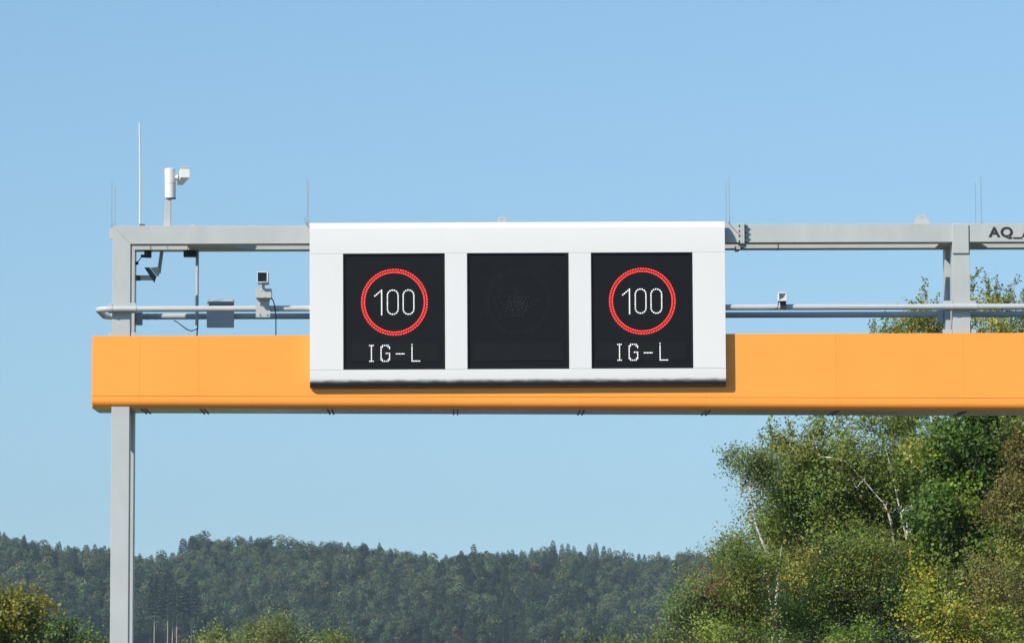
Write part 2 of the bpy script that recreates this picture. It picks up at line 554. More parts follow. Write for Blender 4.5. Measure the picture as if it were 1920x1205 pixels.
# handrail tubes: the front one wraps round the end of the gantry to the rear one
RF, RB, RR = 69.925, 71.45, 0.047
zr = lz(579.2, 250, RF)
xw = X(183, RF, 580)
path = []
xh = X(584, RF)
path.append((xh, RF, zr))
cr = 0.17
path.append((xw + cr, RF, zr))
for k in range(1, 8):
    t = math.pi / 2 * k / 8
    path.append((xw + cr - cr * math.sin(t), RF + cr - cr * math.cos(t), zr))
path.append((xw, RF + cr, zr)); path.append((xw, RB - cr, zr))
for k in range(1, 8):
    t = math.pi / 2 * k / 8
    path.append((xw + cr - cr * math.cos(t), RB - cr + cr * math.sin(t), zr))
path.append((xw + cr, RB, zr)); path.append((X(2500), RB, zr))
MB().tube(path, RR, 20).build('handrail', M['galv'], gantry, shear=True, smooth=True)
MB().tube([(X(1357, RF), RF, zr), (X(2500), RF, zr)], RR, 20).build('handrail', M['galv'], gantry, shear=True, smooth=True)
# pipe collars
for e in (275.5, 291.5):
    x = X(e, RB, 594)
    MB().tube([(x, RB, zr), (x + 0.018, RB, zr)], RR + 0.006, 20).build('pipe_collar', M['galv'], gantry, shear=True, smooth=True)

# clamps that tie the handrail to the columns, and ears at the girder top
bolt_proto = MB().tube([(0, 0, 0), (0, -0.022, 0)], 0.018, 6).build('bolt', M['bolt'], gantry)
bolt_used = [False]
def bolt(x, y, z):
    if not bolt_used[0]:
        bolt_proto.location = Vector((x, y, z)) - Vector(gantry['_org']); bolt_used[0] = True
    else:
        put(bolt_proto, 'bolt', (x, y, z), gantry)
def sz(x):
    return SLOPE * (x - XR)
for (ca, cb, l0, r1) in ((xL0, xL1, 208.5, 253.5), (X(1786.2), X(1818.8), 1775, 1831)):
    la, lb = X(l0, RF), X(r1, RF)
    for (u0, u1) in ((la - 0.05, ca - 0.004), (cb + 0.004, lb + 0.005)):
        xm = (u0 + u1) / 2
        MB().box(u0, u1, F0 - 0.012, F0 + 0.010, zr - 0.06, zr + 0.10).build('clamp_plate', M['galv'], gantry, shear=True, bevel=0.003)
        bolt(xm, F0 - 0.012, zr + 0.07 + sz(xm))
        MB().tube([(u1 - 0.02, RF, zr), (u1 + 0.012, RF, zr)], RR + 0.007, 20).build('pipe_collar', M['galv'], gantry, shear=True, smooth=True)
        zt_ = z_top(xm)
        MB().box(u0, u1, F0 + 0.02, F0 + 0.045, zt_ - 0.05, zt_ + 0.062).build('ear', M['galv'], gantry, bevel=0.003)
        bolt(xm, F0 + 0.02, zt_ + 0.026)
    # saddle between rail and column face
    MB().box(ca + 0.03, cb - 0.03, RF + RR - 0.006, F0 - 0.001, zr - 0.03, zr + 0.03).build('saddle', M['galv'], gantry, shear=True)
    # rear bracket beside the rear column
    sgn = 1 if ca == xL0 else -1
    edge = (cb + 0.004) if sgn > 0 else (ca - 0.004)
    MB().box(min(edge, edge + sgn * 0.10), max(edge, edge + sgn * 0.10), B1 - 0.10, B1 + 0.03, zr - 0.145, zr + 0.055).build('rear_bracket', M['galv'], gantry, shear=True, bevel=0.004)

# little tab with two bolts at the top left corner
MB().box(xL0 - 0.05, xL0 - 0.002, F0 + 0.03, F0 + 0.05, zt - 0.20, zt - 0.05).build('corner_tab', M['grey'], gantry, shear=True, bevel=0.004)
for dz in (-0.085, -0.168):
    bolt(xL0 - 0.024, F0 + 0.03, zt + dz + sz(xL0))

# bolted splice of the front and rear beams
for (y0, y1, nm) in ((F0, F1, 'f'), (B0, B1, 'r')):
    xs0 = X(1388.2, 69.95, 430)
    for k in range(2):
        MB().box(xs0 + k * 0.032, xs0 + k * 0.032 + 0.030, y0 - 0.075, y1 + 0.05, zb - 0.02, zt + 0.004).build('splice_flange', M['grey'], gantry, shear=True, bevel=0.003)
    for k in range(4):
        z = zt - 0.030 - k * (zt - zb - 0.045) / 3
        z += sz(xs0)
        yb_ = y0 - 0.040
        b = MB().tube([(xs0 - 0.026, yb_, z), (xs0 - 0.001, yb_, z)], 0.020, 6)
        b.build('bolt_head', M['bolt'], gantry)
        b = MB().tube([(xs0 + 0.063, yb_, z), (xs0 + 0.088, yb_, z), (xs0 + 0.089, yb_, z), (xs0 + 0.118, yb_, z)], [0.024, 0.024, 0.013, 0.013], 8)
        b.build('nut', M['bolt'], gantry)

# lifting lugs on the top beam
def lug(px, y0, half_px, top_py, base_py, name='lifting_lug'):
    Yl = y0
    c = at(px, base_py, Yl)
    h = at(px, top_py, Yl).z - c.z
    w = half_px / (FPX / Yl)
    outer, inner = [], []
    hole = Vector((0, h * 0.60)); hr = h * 0.16
    n = 20
    for k in range(n):
        a = 2 * math.pi * k / n
        d = Vector((math.cos(a), math.sin(a)))
        inner.append(hole + d * hr)
        t = 10.0
        # trapezium with a rounded head
        lines = [((0, -1), 0.02), ((h * 1.0 / math.hypot(h, w * 0.62), 0), 0)]
        p = None
        for s in np.linspace(h * 1.6, 0.0, 160):
            q = hole + d * float(s)
            if q.y < -0.01: continue
            ww = w * (1 - 0.62 * max(0, min(1, q.y / h)))
            if abs(q.x) <= ww and q.y <= h: p = q; break
        outer.append(p or hole + d * hr * 1.5)
    b = MB()
    for yy in (Yl, Yl + 0.025):
        b.v += [(c.x + p.x, yy, c.z + p.y) for p in outer] + [(c.x + p.x, yy, c.z + p.y) for p in inner]
    for k in range(n):
        k2 = (k + 1) % n
        b.f.append((k, k2, n + k2, n + k))
        b.f.append((2 * n + k, 3 * n + k, 3 * n + k2, 2 * n + k2))
        b.f.append((k, 2 * n + k, 2 * n + k2, k2))
        b.f.append((n + k, n + k2, 3 * n + k2, 3 * n + k))
    b.build(name, M['grey'], gantry)
lug(1728, F0 + 0.16, 16, 401.5, 418.5)
lug(941, F0 + 0.16, 13, 405.0, 421.5)
lug(360.5, F0 + 0.16, 3.2, 418.0, 423.6)

# painted code on the beam
fc = bpy.data.curves.new('lettering', 'FONT')
fc.body = 'AQ_A'
fc.size = 0.215
fc.offset = 0.0085
fc.space_character = 1.12
fo = bpy.data.objects.new('lettering_tmp', fc)
COL.objects.link(fo)
me = bpy.data.meshes.new_from_object(fo.evaluated_get(bpy.context.evaluated_depsgraph_get()))
bpy.data.objects.remove(fo)
me.materials.append(M['letter'])
lo = bpy.data.objects.new('lettering', me)
COL.objects.link(lo)
lo.parent = gantry
p = at(1855, 444.0, F0)
lo.location = Vector((p.x, F0 - 0.004, p.z)) - Vector(gantry['_org'])
lo.rotation_euler = (math.pi / 2, -SLOPE, 0)
lo.scale = (1.12, 1, 1)

# ------------------------------------------------------------------ the display sign
SF = 69.79                       # front face of the sign
PXM = FPX / SF
s0 = at(971.5, 725.6, SF)        # middle of the lower rim
SROT = 0.0054
sign = thing('variable_message_sign', (s0.x, SF, s0.z), 'wide white sign housing with three black display screens on the orange girder', 'traffic sign', local=True, roty=-SROT)
def su(px, py):
    """local (x, z) on the sign face for a pixel measured on the photograph"""
    p = at(px, py, SF) - s0
    c, s = math.cos(SROT), math.sin(SROT)
    return p.x * c + p.z * s, -p.x * s + p.z * c
hw = 782.0 / 2 / PXM
hh = 312.4 / PXM
D0, D1 = 0.0, 0.13               # local depth
zA = su(640, 692.8)[1]           # top of the bottom panel
zB = su(640, 475.6)[1]           # bottom of the top panel
scr_w, scr_h = 191.5 / PXM, zB - zA
cxs = [su(739, 584)[0], su(971.5, 583)[0], su(1204, 581)[0]]
gp = 0.0022
def rim(x0, x1, prof, name, m):
    MB().prism_x([(x0, y, z) for y, z in prof], [(x1, y, z) for y, z in prof]).build(name, m, sign, smooth=True)
rT, rB = 0.11, 0.15
prof = [(D0, zB + gp)]
for k in range(9):
    t = math.pi / 2 * k / 8
    prof.append((D0 + rT - rT * math.cos(t), hh - rT + rT * math.sin(t)))
prof += [(D1, hh), (D1, zB + gp)]
prof = [(y, z) for y, z in prof][::-1]
rim(-hw, hw, prof, 'top_panel', M['white'])
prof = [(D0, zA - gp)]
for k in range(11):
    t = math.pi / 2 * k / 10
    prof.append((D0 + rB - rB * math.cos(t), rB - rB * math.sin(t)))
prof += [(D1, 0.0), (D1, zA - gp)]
rim(-hw, hw, prof, 'bottom_panel', M['darkrim'])
bounds = [-hw, cxs[0] - scr_w / 2, cxs[0] + scr_w / 2, cxs[1] - scr_w / 2, cxs[1] + scr_w / 2, cxs[2] - scr_w / 2, cxs[2] + scr_w / 2, hw]
for k in (0, 2, 4, 6):
    MB().box(bounds[k], bounds[k + 1], D0, D1, zA + gp * 0.3, zB - gp * 0.3).build('side_panel' if k in (0, 6) else 'mullion', M['white'], sign, bevel=0.002)
MB().box(-hw + 0.01, hw - 0.01, D1 + 0.002, D1 + 0.018, 0.06, hh - 0.04).build('back_plate', M['boxgrey'], sign)

def dots(points, r, depth, n=8):
    b = MB()
    for (x, z) in points:
        vs = [(x, depth - r * 0.55, z)]
        for k in range(n):
            a = 2 * math.pi * k / n
            vs.append((x + r * 0.72 * math.cos(a), depth - r * 0.38, z + r * 0.72 * math.sin(a)))
        for k in range(n):
            a = 2 * math.pi * k / n
            vs.append((x + r * math.cos(a), depth + 0.001, z + r * math.sin(a)))
        fs = [(0, 1 + k, 1 + (k + 1) % n) for k in range(n)]
        fs += [(1 + k, 1 + n + k, 1 + n + (k + 1) % n, 1 + (k + 1) % n) for k in range(n)]
        b.add(vs, fs)
    return b

rng = random.Random(5)
u = 1.0 / PXM                    # one photo pixel on the sign face
SD = 0.030                       # screen glass sits this far back
screen_names = {0: 'left screen lit with red ring, 100 and IG-L', 1: 'dark unlit middle screen', 2: 'right screen lit with red ring, 100 and IG-L'}
DC = 'display'
for q, cx in enumerate(cxs):
    def dbuild(b, name, m, par, **kw):
        return b.build(name, m, par, **kw)
    z0, z1 = zA + gp, zB - gp
    x0, x1 = cx - scr_w / 2 + 0.003, cx + scr_w / 2 - 0.003
    disp = MB().box(x0, x1, SD, D1 - 0.004, z0, z1).build('display', M['black'], sign)
    disp['label'] = screen_names[q]
    disp['_local'] = 1
    # raised rim of the screen
    fw = 0.020
    fr = MB()
    fr.box(x0, x1, SD - 0.018, SD - 0.001, z0, z0 + fw).box(x0, x1, SD - 0.018, SD - 0.001, z1 - fw, z1)
    fr.box(x0, x0 + fw, SD - 0.0178, SD - 0.001, z0 + fw, z1 - fw).box(x1 - fw, x1, SD - 0.0178, SD - 0.001, z0 + fw, z1 - fw)
    fr.build('screen_frame', M['frame'], disp, bevel=0.004)
    # text matrix strip
    tz0, tz1 = z0 + 15 * u, z0 + 51 * u
    MB().box(x0 + 10 * u, x1 - 10 * u, SD - 0.006, SD - 0.001, tz0, tz1).build('matrix_strip', M['strip'], disp)
    # corner screws
    for sx in (x0 + 5 * u, x1 - 5 * u):
        for sz_ in (z0 + 5 * u, z1 - 5 * u):
            dots([(sx, sz_)], 0.010, SD - 0.018, 6).build('screw', M['lensoff'], disp)
    rc = (cx + 0.6 * u, zA + (692.0 - 565.2) * u)           # ring centre
    ringpts = []
    for rad, ph in ((61.4, 0.0), (56.6, 0.5)):
        n = 78
        for k in range(n):
            a = 2 * math.pi * (k + ph) / n
            ringpts.append((rc[0] + rad * u * math.cos(a), rc[1] + rad * u * math.sin(a)))
    def Lp(zx, zy):                                        # from the enlarged view of the ring, centre 597, 602
        s = u / 8.607
        return (rc[0] + (zx - 597) * s, rc[1] - (zy - 602) * s)
    if q != 1:
        tag(dots(ringpts, 1.72 * u, SD - 0.002).build('red_ring', M['red'], disp), kind='stuff')
        pts = []
        for k in range(5): pts.append(Lp(281 + k * 27, 498 - k * 22.5))
        for k in range(13): pts.append(Lp(390, 408 + k * 32.7))
        def zero(cxz):
            hwz, yt, yb2 = 86.5, 405, 798
            L = 2 * math.pi * hwz + 2 * (yb2 - yt - 2 * hwz)
            n = 27
            for k in range(n):
                s = L * k / n
                st = yb2 - yt - 2 * hwz
                if s < st: p_ = (cxz + hwz, yt + hwz + s)
                elif s < st + math.pi * hwz:
                    a = (s - st) / hwz; p_ = (cxz + hwz * math.cos(a), yb2 - hwz + hwz * math.sin(a))
                elif s < 2 * st + math.pi * hwz:
                    p_ = (cxz - hwz, yb2 - hwz - (s - st - math.pi * hwz))
                else:
                    a = (s - 2 * st - math.pi * hwz) / hwz; p_ = (cxz - hwz * math.cos(a), yt + hwz - hwz * math.sin(a))
                pts.append(Lp(*p_))
        d1 = pts[:]
        tag(dots(d1, 1.36 * u, SD - 0.002).build('digit_one', M['led'], disp), kind='stuff')
        for c0 in (570, 825):
            pts.clear(); zero(c0)
            tag(dots(pts, 1.36 * u, SD - 0.002).build('digit_zero', M['led'], disp), kind='stuff')
        # letters of the text line
        def Tp(zx, zy):                                    # enlarged view, 16x, offset 680,630; screen centre 739
            return (cx + (680 + zx / 16 - 739.2) * u, zA + (692.0 - (630 + zy / 16)) * u)
        ys11 = [265 + k * 47.5 for k in range(11)]
        glyphs = {
            'letter_i': [(210, ys11[0]), (260, ys11[0]), (308, ys11[0]), (210, ys11[10]), (260, ys11[10]), (308, ys11[10])] + [(260, y) for y in ys11[1:10]],
            'letter_g': [(595 + k * 55, ys11[0]) for k in range(4)] + [(805, ys11[1]), (805, ys11[2]), (590, ys11[1]), (760, ys11[1])] +
                        [(550, y) for y in ys11[1:10]] + [(595 + k * 55, ys11[10]) for k in range(4)] + [(805, y) for y in ys11[5:10]] +
                        [(755, ys11[5]), (705, ys11[5]), (590, ys11[9]), (765, ys11[9])],
            'hyphen': [(1010 + k * 45.5, 520) for k in range(6)],
            'letter_l': [(1480, y) for y in [240] + ys11[1:11]] + [(1527 + k * 45, ys11[10]) for k in range(5)],
        }
        for gname, gp_ in glyphs.items():
            tag(dots([Tp(*g) for g in gp_], 1.12 * u, SD - 0.0075).build(gname, M['led'], disp), kind='stuff')
    else:
        tag(dots(ringpts, 1.25 * u, SD - 0.002, 6).build('unlit_ring', M['lensoff'], disp), kind='stuff')
        sym = []
        for k in range(230):                               # unlit lenses of the stored pictograms
            a, rr_ = rng.uniform(0, 2 * math.pi), rng.random()
            xx, zz = rng.gauss(0, 15), rng.gauss(-6, 14)
            if abs(xx) < 42 and abs(zz) < 30: sym.append((rc[0] + xx * u, rc[1] + zz * u))
        for k in range(40):
            sym.append((rc[0] + (-40 + rng.randrange(14) * 3.2) * u, rc[1] + rng.choice((22, 8, -8)) * u))
        tag(dots(sym, 1.2 * u, SD - 0.002, 6).build('unlit_symbol', M['lensoff'], disp), kind='stuff')
        for sx in (-65, 66):
            lamp = []
            for i in range(-5, 6):
                for j in range(-5, 6):
                    if i * i + j * j < 27: lamp.append((cx + (sx + i * 2.3) * u, z1 - (28 + j * 2.3) * u))
            tag(dots(lamp, 1.0 * u, SD - 0.002, 6).build('unlit_lamp', M['lampoff'], disp), kind='stuff')
    grid = []
    for i in range(54):
        for j in range(11):
            grid.append((x0 + (16 + i * 3.0) * u, tz0 + (3.2 + j * 2.97) * u))
    tag(dots(grid, 0.62 * u, SD - 0.0055, 5).build('unlit_matrix', M['lensoff'], disp), kind='stuff')

# ------------------------------------------------------------------ equipment on the gantry
# tall whip antenna
p = at(262.5, 424, F0 + 0.18)
tp = at(261.5, 229, F0 + 0.18)
an = thing('whip_antenna', (p.x, F0 + 0.18, p.z), 'tall thin white whip antenna, tallest thing standing on the gantry', 'antenna')
MB().tube([(p.x, F0 + 0.18, p.z), (p.x - 0.002, F0 + 0.18, (p.z + tp.z) / 2), (tp.x, F0 + 0.18, tp.z)], [0.0155, 0.0135, 0.0105], 10).build('mast', M['whitecam'], an, smooth=True)
MB().box(p.x - 0.01, p.x + 0.075, F0 + 0.13, F0 + 0.23, p.z, p.z + 0.03).build('foot', M['bolt'], an, bevel=0.004)

# lightning rods
rods = [(209.5, 338, F0 + 0.17, 'thin lightning rod at the left end of the gantry, taller one of its pair'),
        (215.5, 350, B0 + 0.17, 'thin lightning rod at the left end of the gantry, shorter one of its pair'),
        (575.6, 334, F0 + 0.17, 'thin lightning rod beside the upper left corner of the sign, taller of two'),
        (578.3, 345, B0 + 0.17, 'thin lightning rod beside the upper left corner of the sign, shorter of two'),
        (1367.0, 329, F0 + 0.17, 'thin lightning rod beside the upper right corner of the sign, taller of two'),
        (1361.2, 340, B0 + 0.17, 'thin lightning rod beside the upper right corner of the sign, shorter of two'),
        (1839.5, 329, F0 + 0.17, 'thin lightning rod above the painted letters, right one of its pair'),
        (1829.0, 342, B0 + 0.17, 'thin lightning rod above the painted letters, left one of its pair')]
for px_, py_, Y, lab in rods:
    x = X(px_, Y, 380)
    zb_ = zt + sz(x)
    zt_ = at(px_, py_, Y).z
    b = MB().tube([(x, Y, zb_), (x, Y, zb_ + 0.06)], 0.014, 8).tube([(x, Y, zb_ + 0.05), (x, Y, zt_)], [0.0065, 0.0045], 6)
    o = b.build('lightning_rod', M['rod'], smooth=True)
    tag(o, lab, 'lightning rod', 'lightning rods on the gantry')
# short conductor arms reaching forward over the sign corners
for px_, lean, lab in ((574.5, -0.035, 'short bent conductor wire over the upper left corner of the sign'), (1366.2, 0.03, 'short bent conductor wire over the upper right corner of the sign')):
    x = X(px_, F0, 416)
    z = zt + sz(x) + 0.015
    b = MB().tube([(x, F0 + 0.1, z), (x, F0 - 0.03, z + 0.004), (x + 0.004, SF - 0.05, z + 0.012)], 0.0055, 6)
    b.tube([(x, F0 + 0.02, z), (x + lean, F0 + 0.01, z + 0.11)], 0.005, 6)
    tag(b.build('conductor_wire', M['rod'], smooth=True), lab, 'wire', 'conductor wires')

# pan and tilt camera on a short tapered post standing on the front beam
YP = F0 + 0.20
ptz = thing('post_camera', tuple(at(314, 424, YP)), 'white pan and tilt camera on a short grey post above the top beam', 'camera')
pq = [at(307.0, 424.5, YP), at(320.2, 424.5, YP), at(320.6, 371, YP), at(310.4, 371, YP)]
b = MB()
for yy in (YP - 0.055, YP + 0.055):
    b.v += [(p_.x, yy, p_.z) for p_ in pq]
b.f += [(0, 1, 2, 3), (7, 6, 5, 4), (0, 4, 5, 1), (1, 5, 6, 2), (2, 6, 7, 3), (3, 7, 4, 0)]
b.build('post', M['grey'], ptz, bevel=0.004)
q0, q1, q2 = at(319.4, 371.5, YP), at(319.2, 344.5, YP), at(318.6, 317.5, YP)
rr = 10.4 / (FPX / YP)
MB().tube([q0 - Vector((0, 0, .012)), q0], rr * 1.04, 24).build('base_ring', M['dark'], ptz, smooth=True)
MB().tube([q0, q1 - Vector((0, 0, .004))], rr, 24).build('lower_housing', M['whitecam'], ptz, smooth=True)
MB().tube([q1, q2, q2 + Vector((0, 0, 0.012))], [rr, rr, rr * 0.82], 24).build('upper_housing', M['whitecam'], ptz, smooth=True)
a0, a1 = at(326, 333, YP), at(334, 333, YP)
MB().tube([a0, a1], 0.045, 12).build('tilt_arm', M['whitecam'], ptz, smooth=True)
# camera head: a box pointing away from us and downwards to the left
hc = at(341, 332, YP)
hb = MB()
f_ = [(-0.062, -0.09), (0.062, -0.09), (0.062, 0.045), (-0.062, 0.045)]
e_fr, e_bk = at(347.4, 324, YP - 0.20), at(337.5, 338, YP + 0.22)
k_ = 8.6 / (FPX / YP)
def quad(c, w, h):
    return [(c.x - w, c.y, c.z - h), (c.x + w, c.y, c.z - h), (c.x + w, c.y, c.z + h), (c.x - w, c.y, c.z + h)]
A, B_ = quad(e_fr, k_, k_ * 1.05), quad(e_bk, k_ * 0.62, k_ * 1.08)
# keep depth edges straight: head twists to the left and down with depth
hb.add(A + B_, [(0, 1, 2, 3), (7, 6, 5, 4), (0, 4, 5, 1), (1, 5, 6, 2), (2, 6, 7, 3), (3, 7, 4, 0)])
hb.build('camera_head', M['whitecam'], ptz, bevel=0.004)
MB().box(e_fr.x - k_ * 1.06, e_fr.x + k_ * 1.06, e_fr.y - 0.012, e_fr.y + 0.10, e_fr.z + k_ * 1.06, e_fr.z + k_ * 1.06 + 0.012).build('sun_shield', M['whitecam'], ptz, bevel=0.003)
# strut bracket between the rear beam and the rear column
YP = B1 + 0.10
brk = thing('strut_bracket', tuple(at(275, 526, YP)), 'pale strut bracket in the corner between rear beam and left column', 'bracket')
MB().tube([at(298, 512, YP), at(299.5, 500, YP), at(304.6, 462, YP)], 0.030, 12).build('strut', M['galv'], brk, smooth=True)
MB().box(X(253.0, YP), X(263, YP), YP - 0.11, YP + 0.03, at(258, 526, YP).z, at(258, 517, YP).z).build('wall_clamp', M['bolt'], brk, bevel=0.004)
MB().box(X(263, YP), X(287, YP), YP - 0.06, YP + 0.02, at(270, 525.5, YP).z, at(270, 516.5, YP).z).build('bracket_arm', M['whitecam'], brk, bevel=0.004)
tri = [at(271, 502, YP), at(280.5, 502, YP), at(294, 519.5, YP), at(290, 531, YP)]
MB().prism_y([(t.x, t.z) for t in (tri[0], tri[3], tri[2], tri[1])], YP - 0.075, YP - 0.055).build('bracket_plate', M['bolt'], brk)
tri = [at(282, 503, YP), at(298.5, 501, YP), at(299.5, 516, YP), at(295, 519.5, YP)]
MB().prism_y([(t.x, t.z) for t in (tri[0], tri[3], tri[2], tri[1])], YP - 0.085, YP - 0.062).build('bracket_plate', M['whitecam'], brk)

# black boxes under the rear beam, hung left of the hanging conduit
def hang_box(p0, p1, Y, label, nose=None):
    a, b2 = at(p0[0], p0[1], Y), at(p1[0], p1[1], Y)
    o = thing('sensor_box', ((a.x + b2.x) / 2, Y, a.z), label, 'sensor', 'black boxes under the rear beam')
    MB().box(a.x, b2.x, Y - 0.07, Y + 0.10, b2.z, a.z).build('housing', M['dark'], o, bevel=0.004)
    MB().box(a.x + 0.03, a.x + 0.05, Y - 0.075, Y - 0.071, b2.z + 0.02, a.z).build('strap', M['bolt'], o)
    if nose:
        c, d = at(nose[0], nose[1], Y), at(nose[2], nose[3], Y)
        MB().box(c.x, d.x - 0.001, Y - 0.04, Y + 0.05, d.z, c.z).build('lens', M['dark'], o, bevel=0.008)
    return o
hang_box((271, 470.5), (283.5, 482.5), B0 + 0.18, 'small black box under the rear beam near the left column', (264, 477.5, 271, 482.5))
hang_box((344.5, 470.5), (366.5, 481.5), B0 + 0.18, 'black box under the rear beam beside the hanging grey conduit')
Yc = B0 + 0.18
b = MB().box(at(253.6, 491, Yc).x, at(259.5, 491, Yc).x, Yc - 0.03, Yc + 0.03, at(255, 496, Yc).z, at(255, 490.5, Yc).z)
b.tube([at(258.5, 490.7, Yc), at(261.5, 487, Yc), at(265, 482.3, Yc)], 0.008, 6)
tag(b.build('earth_cable', M['cable']), 'short black wire with plug at the inner corner of the left column', 'cable')

# straps around the beams
for px_, Y in ((282.5, B0), (352, B0), (1459.5, B0)):
    x = X(px_, Y, 465)
    b = MB().box(x - 0.006, x + 0.006, Y - 0.003, Y + 0.353, zb - 0.004, zt + 0.004)
    b.build('beam_strap', M['bolt'], gantry, shear=True)
b = MB(); c0 = at(1774.6, 487, B0)
MB().box(c0.x, c0.x + 0.055, B0 - 0.012, B0 - 0.001, c0.z - 0.006, c0.z + 0.006).build('beam_strap', M['bolt'], gantry)

# hanging conduit with the cables that leave it
Yh = B1 - 0.12
xk = X(369.6, Yh, 540)
cd = thing('hanging_conduit', (xk, Yh, at(369, 609, Yh).z), 'grey vertical conduit pipe hanging from the rear beam to the girder', 'conduit')
MB().tube([(xk, Yh, zb + sz(xk) + 0.02), (xk, Yh, at(369, 609.5, Yh).z)], 0.026, 14).build('pipe', M['galv'], cd, smooth=True)
e0 = at(370, 609, Yh)
MB().tube([e0, at(370.8, 612, Yh), at(369.6, 622, Yh), at(369.2, 631, Yh)], 0.011, 8).build('cable', M['cable'], cd, smooth=True)
b = MB().tube([at(326, 600.5, RB - 0.05), at(333, 604, RB - 0.05), at(341, 610.5, Yh + .1), at(350, 617.0, Yh + .05), at(359, 620.3, Yh), at(366, 618.0, Yh), at(369, 615.8, Yh)], 0.0085, 8)
tag(b.build('sagging_cable', M['cable'], smooth=True), 'thin black cable sagging from the rear rail to the hanging conduit', 'cable')

# junction box on the rear rail
YJ = RB - RR - 0.13
j0, j1 = at(387.8, 562, YJ), at(438.2, 613.2, YJ)
jb = thing('junction_box', ((j0.x + j1.x) / 2, YJ, j1.z), 'grey cabinet box with overhanging lid between the two handrails', 'junction box')
MB().box(j0.x, j1.x, YJ, YJ + 0.125, j1.z, at(400, 572.5, YJ).z).build('cabinet', M['boxgrey'], jb, bevel=0.004)
MB().box(j0.x + 0.03, j1.x - 0.002, YJ + 0.01, YJ + 0.12, at(400, 574, YJ).z, at(400, 567, YJ).z).build('neck', M['boxgrey'], jb)
lz0, lz1 = at(400, 568.8, YJ - .08).z, at(400, 561.0, YJ + .1).z
MB().hexa([(j0.x - 0.005, YJ - 0.08, lz0), (j1.x + 0.005, YJ - 0.08, lz0), (j1.x + 0.005, YJ + 0.14, lz0 + 0.02), (j0.x - 0.005, YJ + 0.14, lz0 + 0.02),
           (j0.x + 0.02, YJ - 0.06, lz0 + 0.022), (j1.x - 0.005, YJ - 0.06, lz0 + 0.022), (j1.x - 0.005, YJ + 0.14, lz1), (j0.x + 0.02, YJ + 0.14, lz1)]).build('lid', M['boxgrey'], jb)
for px_ in (389.8, 436.2):
    c = at(px_, 611, YJ)
    MB().box(c.x - 0.008, c.x + 0.008, YJ - 0.006, YJ - 0.001, c.z - 0.012, c.z + 0.012).build('latch', M['galv'], jb)

# camera on a bracket clipped to the front rail
YD = RF - RR - 0.02
d0, d1 = at(479.5, 559, YD), at(506.5, 595, YD)
dc = thing('detector_camera', ((d0.x + d1.x) / 2, YD, d1.z), 'white boxy camera on a grey bracket clipped to the front handrail left of the sign', 'camera')
pl = [(479.7, 594.5), (506.3, 594.5), (506.5, 579), (504.5, 575), (506.3, 559), (481, 559), (480.5, 577.5), (479.6, 583)]
MB().prism_y([(at(a_, b_, YD).x, at(a_, b_, YD).z) for a_, b_ in pl], YD - 0.006, YD + 0.006).build('bracket_plate', M['grey'], dc)
h0, h1 = at(479.8, 541.3, YD - .12), at(509, 558.8, YD - .12)
MB().box(h0.x, h1.x, YD - 0.17, YD + 0.14, h1.z, h0.z).build('equipment_box', M['grey'], dc, bevel=0.005)
for px_, py_ in ((486.5, 588.8), (500.2, 588.8), (487.4, 569.8)):
    c = at(px_, py_, YD)
    MB().tube([(c.x, YD - 0.006, c.z), (c.x, YD - 0.030, c.z)], 0.011, 6).build('bolt', M['galv'], dc)
for px_, py_ in ((490, 544.5), (496, 556)):
    c = at(px_, py_, YD - .17)
    MB().tube([(c.x, YD - 0.17, c.z), (c.x, YD - 0.180, c.z)], 0.008, 6).build('bolt', M['galv'], dc)
n0, n1 = at(493.8, 541.5, YD - .09), at(494, 530.0, YD - .09)
MB().tube([n0, n1], [0.024, 0.022], 10).build('swivel_neck', M['grey'], dc, smooth=True)
c0, c1 = at(482.0, 509.3, YD - .28), at(502.5, 529.5, YD - .28)
w_ = 0.012
hd = MB()
y0_, y1_ = YD - 0.30, YD + 0.18
hd.box(c0.x, c1.x, y0_, y1_, c0.z - w_, c0.z).box(c0.x, c1.x, y0_ + .01, y1_, c1.z, c1.z + w_)
hd.box(c0.x, c0.x + w_, y0_ + .01, y1_, c1.z + w_, c0.z - w_).box(c1.x - w_ * 1.5, c1.x, y0_, y1_, c1.z + w_, c0.z - w_)
hd.build('camera_hood', M['whitecam'], dc, bevel=0.003)
MB().box(c0.x + w_, c1.x - w_ * 1.6, y0_ + 0.10, y0_ + 0.13, c1.z + w_, c0.z - w_).build('lens_window', M['glass'], dc)
MB().box(c0.x + w_, c1.x - w_ * 1.6, y1_ - 0.03, y1_ - 0.002, c1.z + w_, c0.z - w_).build('rear_cover', M['dark'], dc)
b = MB().tube([at(506.5, 559.5, YD - .02), at(510, 559.8, YD - .02), at(512.5, 564, YD), at(514.5, 571, RF - .05), at(515.4, 578, RF - .06), at(516.6, 586, RF - .05), at(517.3, 592, RF), at(517.3, 631, RF + 0.08)], 0.0095, 8)
tag(b.build('camera_cable', M['cable'], smooth=True), 'black cable running from the boxy camera down to the girder', 'cable')

